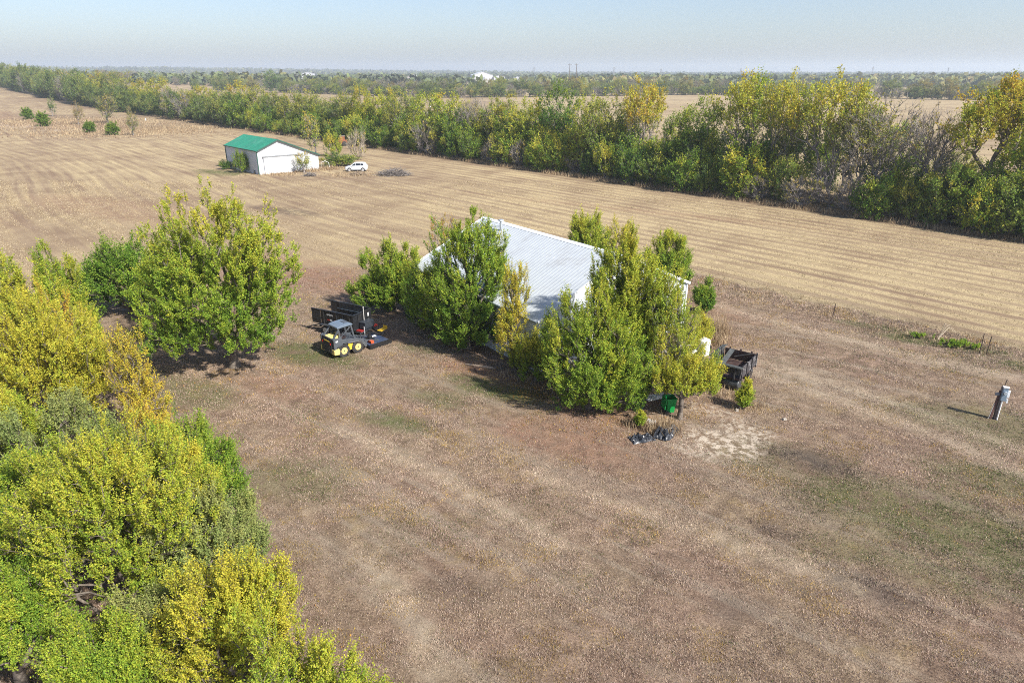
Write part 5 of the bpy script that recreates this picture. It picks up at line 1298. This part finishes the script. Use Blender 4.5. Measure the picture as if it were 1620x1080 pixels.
cabn = hull_mesh([(-2.10, [(0, 1.05), (.82, 1.05), (.80, 1.10), (.70, 1.16), (0, 1.2)]), (-1.78, [(0, 1.05), (.85, 1.05), (.80, 1.30), (.64, 1.60), (0, 1.64)]), (-1.2, [(0, 1.05), (.86, 1.05), (.80, 1.32), (.65, 1.65), (0, 1.70)]),
                  (.1, [(0, 1.05), (.86, 1.05), (.80, 1.32), (.64, 1.64), (0, 1.69)]), (.45, [(0, 1.04), (.86, 1.04), (.80, 1.26), (.62, 1.54), (0, 1.58)]), (1.22, [(0, 1.0), (.82, 1.0), (.78, 1.03), (.70, 1.06), (0, 1.09)])])
cabn.build("cabin", SUVW, sv, smooth_ang=45)
for s in (-1, 1):
    for (pts) in ([(-1.62, 1.16), (-.95, 1.14), (-.95, 1.48), (-1.42, 1.47)], [(-.88, 1.14), (-.02, 1.13), (-.02, 1.50), (-.88, 1.49)], [(.06, 1.13), (.92, 1.11), (.38, 1.44), (.06, 1.50)]):
        q = MB()
        (xa_, za_), (xb_, zb_), (xc_, zc_), (xd_, zd_) = pts
        yw = lambda z: (.86 - .06 * (z - 1.05) / .27 if z < 1.32 else .80 - .155 * (z - 1.32) / .29)
        L_ = []
        for f in (0, .5, 1.0):
            for (x0_, z0_, x1_, z1_) in ((xa_, za_, xd_, zd_), (xb_, zb_, xc_, zc_)):
                z = z0_ + (z1_ - z0_) * f; L_.append((x0_ + (x1_ - x0_) * f, yw(z), z))
        q.add([(x, s * (y + .022), z) for x, y, z in L_] + [(x, s * (y - .05), z) for x, y, z in L_],
              [(0, 1, 3, 2), (2, 3, 5, 4), (6, 8, 9, 7), (8, 10, 11, 9), (0, 6, 7, 1), (4, 5, 11, 10), (0, 2, 8, 6), (2, 4, 10, 8), (1, 7, 9, 3), (3, 9, 11, 5)])
        q.build("side_window", GLASS, sv)
q = MB(); q.add([(.50, -.58, 1.545), (.50, .58, 1.545), (1.18, .70, 1.115), (1.18, -.70, 1.115), (.47, -.58, 1.50), (.47, .58, 1.50), (1.15, .70, 1.07), (1.15, -.70, 1.07)], [(0, 1, 2, 3), (7, 6, 5, 4), (0, 4, 5, 1), (2, 6, 7, 3), (1, 5, 6, 2), (3, 7, 4, 0)]); q.build("windscreen", GLASS, sv)
for x_ in (-1.36, 1.36):
    for s in (-1, 1):
        ar = MB(); ar.lathe([(.42, 0), (.40, s * .02)], (x_, s * .915, .36), 'y', 24); ar.build("wheel_arch", DARK, sv)
        wheel(sv, (x_, s * .86, .35), .35, .22, mat("silver_rim", (.60, .61, .62), .3, .4), face=s, rim_r=.66)
for s in (-1, 1):
    q = MB(); q.box(2.08, s * .68, .76, .22, .22, .13, rz=-s * .5); q.build("headlight", mat("lamp_glass", (.55, .58, .6), .1), sv, bevel=.02)
    q = MB(); q.box(-2.16, s * .76, .92, .12, .16, .26); q.build("tail_light", RED, sv, bevel=.02)
    q = MB(); q.box(.82, s * .98, 1.12, .16, .16, .12); q.build("wing_mirror", SUVW, sv, bevel=.02)
q = MB(); q.box(2.26, 0, .52, .10, .9, .16); q.box(0, .93, .34, 2.0, .03, .10); q.box(0, -.93, .34, 2.0, .03, .10); q.build("dark_trim", DARK, sv)

# rusty machine behind the shed, brush heaps, trailer hitch frame
rm_ = thing("rusty_implement", "rust red old farm implement half hidden at the hedgerow behind the bare fan shrub", "farm implement", (-45.5, 188.5, 0), .3)
RUST = mat("rust_red_iron", (.26, .10, .045), .85, .1, .35, 2, (.12, .06, .04), .5)
q = MB(); q.box(0, 0, 1.0, 3.2, 1.6, .9); q.box(.4, 0, 1.9, 1.4, 1.3, 1.0, tx=.8); q.bar((-1.5, 0, 1.2), (-3.2, 0, 2.3), .3, .35); q.bar((-3.2, 0, 2.3), (-4.1, 0, .8), .25, .3); q.build("machine_body", RUST, rm_, bevel=.05)
q = MB(); q.box(.4, 0, 2.46, 1.5, 1.4, .10); q.build("machine_roof", mat("pale_rust", (.36, .28, .22), .8), rm_)
for s in (-1, 1):
    q = MB(); q.lathe([(.3, -.2), (.6, -.2), (.6, .2), (.3, .2)], (.8, s * .9, .6), 'y', 16); q.build("wheel", TYRE, rm_); q = MB(); q.lathe([(.2, -.15), (.42, -.15), (.42, .15), (.2, .15)], (-1.2, s * .9, .42), 'y', 16); q.build("wheel", TYRE, rm_)
def brush_heap(label, loc, w, d, h, n, seed, m, nm="brush_heap"):
    g = random.Random(seed); q = MB()
    for k in range(n):
        a = g.uniform(0, 6.28); r = g.random() ** .6; x = math.cos(a) * r * w / 2; y = math.sin(a) * r * d / 2; z = h * (1 - r ** 2) * g.random()
        l = g.uniform(.5, 1.4) * w * .22; b = g.uniform(0, 6.28); e = g.uniform(-.1, .9)
        q.tube([(x, y, z), (x + math.cos(b) * l * .5, y + math.sin(b) * l * .5, z + e * l * .35 + .05), (x + math.cos(b) * l, y + math.sin(b) * l, max(.02, z + e * l * .5))], [.035, .028, .010], 4)
    one(nm, label, "brush heap", q, m, loc, 0)
GREYB = bark_mat("grey_brush", (.13, .115, .105), (.27, .24, .22)); TANB = bark_mat("tan_brush", (.26, .20, .14), (.40, .32, .23))
brush_heap("grey heap of cut brush in the field past the white car", (-22.2, 131.6), 6.0, 3.4, 1.3, 420, 1, GREYB)
brush_heap("small grey heap of sticks before the shed's front corner", (-37.9, 130.6), 2.6, 1.6, .8, 150, 2, GREYB)
brush_heap("low tan heap of dry weeds in front of the white car", (-29.3, 132.2), 3.4, 1.5, .6, 160, 3, TANB)
q = MB(); q.tube([(0, 0, 0), (0, 0, 1.2), (.8, 0, 1.5), (1.5, .2, 1.1), (1.6, .2, .2)], .05, 6)
one("bent_pipe", "bent pale pipe standing by the lean-to end of the shed", "pipe", q, WHT, (-38.6, 141.6), .3)

# ---------------------------------------------------------------- far country: farm buildings, poles, woods, haze
def far_house(name, label, loc, w, d, h, hr_, m, roof, rz=0, windows=True):
    o = thing(name, label, "building", (*loc, gz(*loc)), rz)
    q = MB(); q.prism([(-w / 2, -1), (w / 2, -1), (w / 2, h), (0, hr_ - .05), (-w / 2, h)], -d / 2, d / 2); q.build("wall", m, o)
    q = MB()
    for s in (-1, 1):
        a = Vector((s * (w / 2 + .6), 0, h - (hr_ - h) * 1.2 / w)); b = Vector((0, 0, hr_ + .1))
        q.add([(a.x, -d / 2 - .5, a.z), (b.x, -d / 2 - .5, b.z), (b.x, d / 2 + .5, b.z), (a.x, d / 2 + .5, a.z), (a.x, -d / 2 - .5, a.z + .3), (b.x, -d / 2 - .5, b.z + .3), (b.x, d / 2 + .5, b.z + .3), (a.x, d / 2 + .5, a.z + .3)],
              [(0, 1, 2, 3), (7, 6, 5, 4), (0, 4, 5, 1), (1, 5, 6, 2), (2, 6, 7, 3), (3, 7, 4, 0)])
    q.build("roof", roof, o)
    q = MB(); q.box(0, -d / 2 - .1, h * .4, w * .22, .2, h * .8); q.build("door", mat("far_door", (.25, .27, .29), .6), o)
FW = mat("far_white_wall", (.52, .52, .53), .5, 0, .03, .1); FR = mat("far_pale_roof", (.50, .53, .56), .5, 0, .03, .1); FG = mat("far_grey_roof", (.28, .27, .27), .7, 0, .05, .1)
far_house("white_barn", "large white barn far off on the plain, biggest white building on the horizon", (-62, 1480), 42, 26, 14.0, 20.5, FW, FR, .25)
far_house("far_house", "small white house far off beside the big white barn", (-26, 1470), 22, 12, 12, 14.0, FW, FG, .1)
far_house("far_house", "low pale house far off among trees, seen above the hedgerow's middle", (-196, 1450), 24, 12, 11, 15, mat("far_tan_wall", (.50, .45, .40), .6), FG, -.2)
far_house("far_house", "pale farm roof very far off above the hedgerow's far half", (-640, 2300), 40, 16, 16, 21, FW, FR, .1)
far_house("far_house", "tiny white shed far off behind the second treeline", (12, 1500), 14, 9, 9, 12, FW, FR, .0)
PALE_POLE = mat("power_pole_wood", (.13, .105, .085), .9)
for (x_, y_, h_, lb) in [(55, 700, 26.5, "tall dark power pole of the close pair on the horizon, nearer the white barn"), (61.5, 700, 26.5, "tall dark power pole of the close pair on the horizon, farther from the white barn")]:
    q = MB(); q.tube([(0, 0, -.5), (0, 0, h_)], [.34, .24], 8); q.bar((-1.6, 0, h_ - 1.2), (1.6, 0, h_ - 1.2), .2, .24); q.tube([(-1.3, 0, h_ - 1.1), (-1.3, 0, h_ - .6)], .09, 6); q.tube([(1.3, 0, h_ - 1.1), (1.3, 0, h_ - .6)], .09, 6)
    one("power_pole", lb, "power pole", q, PALE_POLE, (x_, y_), 0, group="power poles on the horizon")
for (x_, y_, h_, lb) in [(51, 1700, 32, "thin pylon mast on the horizon between the white barn and the pole pair"), (236, 1700, 31, "thin pylon mast on the horizon past the pole pair"), (345, 1700, 28, "faint pylon mast on the horizon over the gold hedgerow tree"),
                         (530, 1700, 29, "thin pylon mast on the horizon over the green topped hedgerow trees"), (665, 1700, 30, "pylon mast on the horizon over the tall lime trees"), (835, 1700, 32, "pylon mast on the horizon above the bare hedgerow trees"),
                         (1010, 1700, 30, "farthest pylon mast on the horizon near the right frame edge")]:
    q = MB()
    for sx_ in (-1, 1):
        for sy_ in (-1, 1): q.bar((sx_ * 2.2, sy_ * 2.2, -.5), (sx_ * .35, sy_ * .35, h_), .34)
    for k in range(6): q.bar((-1.9 + k * .28, -1.9 + k * .28, h_ * k / 6), (1.6 - k * .28, -1.6 + k * .28, h_ * (k + 1) / 6), .2)
    q.bar((-4, 0, h_ - 4), (4, 0, h_ - 4), .4); q.bar((-3, 0, h_ - 1.5), (3, 0, h_ - 1.5), .4)
    one("pylon_mast", lb, "pylon", q, mat("pylon_steel", (.20, .21, .22), .6, .3), (x_, y_), .2, group="pylon masts on the horizon")
# woods out to the horizon: crowns of leaf clumps, scattered by the thousand
g = np.random.default_rng(77)
pts = []
for k in range(60000):
    d = 720 * (7.2 ** (g.random() ** .9)); a = g.uniform(-.74, .74)
    pts.append((d * math.tan(a) * .95, d))
pts = np.array(pts)
den = fbm(pts[:, 0] / 260 + 9, pts[:, 1] / 520, 4)
band = vnoise(pts[:, 0] / 900 + 31, pts[:, 1] / 130)
thr = .47 - .06 * smooth(pts[:, 1], 1300, 3000)
ok = ((den > thr) | (band > .80)) & (pts[:, 1] > 780 + .1 * np.abs(pts[:, 0]))
for (hx, hy, w) in ((-62, 1480, 34), (-26, 1470, 16), (-196, 1450, 18), (12, 1500, 12), (-640, 2300, 30)):
    t_ = hy; u_ = hx / hy
    ok &= ~((pts[:, 1] < hy + 20) & (pts[:, 1] > 900) & (np.abs(pts[:, 0] - u_ * pts[:, 1]) < w * pts[:, 1] / hy))
pts = pts[ok][:22000]
N = len(pts); per = 18
hgt = g.uniform(6, 17, N) * (.75 + .5 * fbm(pts[:, 0] / 150, pts[:, 1] / 300, 2)) * (1 + .3 * smooth(pts[:, 1], 1500, 4000)); wid = hgt * g.uniform(.5, .85, N)
zb = ground_z(pts[:, 0], pts[:, 1])
cd = unit(g.normal(size=(N, per, 3))) * (g.random((N, per, 1)) ** .4)
cz = np.stack([pts[:, 0, None] + cd[..., 0] * wid[:, None] * .62, pts[:, 1, None] + cd[..., 1] * wid[:, None] * .62, (zb + hgt * .50)[:, None] + cd[..., 2] * hgt[:, None] * .48], -1).reshape(-1, 3)
sz = np.repeat(wid, per)[:, None] * g.uniform(.20, .40, (N * per, 1))
nr = unit(np.repeat(np.zeros((N, 3)), per, 0) + cd.reshape(-1, 3) + g.normal(0, .5, (N * per, 3)))
ta = unit(np.cross(nr, g.normal(size=nr.shape))); tb_ = np.cross(nr, ta)
V = np.stack([cz - ta * sz, cz + tb_ * sz * .8, cz + ta * sz, cz - tb_ * sz * .8], 1).reshape(-1, 3)
ty = np.clip(g.normal(.36, .13, N) + (fbm(pts[:, 0] / 120 + 4, pts[:, 1] / 240, 3) - .5) * 1.1, .0, .95)
at = np.stack([np.clip(np.repeat(ty, per) + g.normal(0, .05, N * per), 0, 1), np.repeat(g.uniform(.55, 1.15, N), per) * g.uniform(.8, 1.2, N * per), np.zeros(N * per)], 1)
me = set_mesh(bpy.data.meshes.new("distant_woods"), V, [np.arange(len(V)).reshape(-1, 4)], [("leaf", 'FACE', at)], mats=[leaf_mat("distant", -.08, .70, grey=.50, trans=.2)])
o = link("distant_woods", me); o["kind"] = "stuff"

# haze
hz = MB().box(0, 3600, 55, 19000, 11200, 112).build("haze", bpy.data.materials.new("haze_air"))
hz["kind"] = "stuff"
hm = hz.active_material; hm.use_nodes = True
hn = hm.node_tree.nodes; hl = hm.node_tree.links
hn.remove(hn["Principled BSDF"])
pv = hn.new("ShaderNodeVolumePrincipled")
pv.inputs["Color"].default_value = (.74, .84, .96, 1)
pv.inputs["Density"].default_value = .00023
pv.inputs["Anisotropy"].default_value = .2
hl.new(pv.outputs[0], hn["Material Output"].inputs["Volume"])
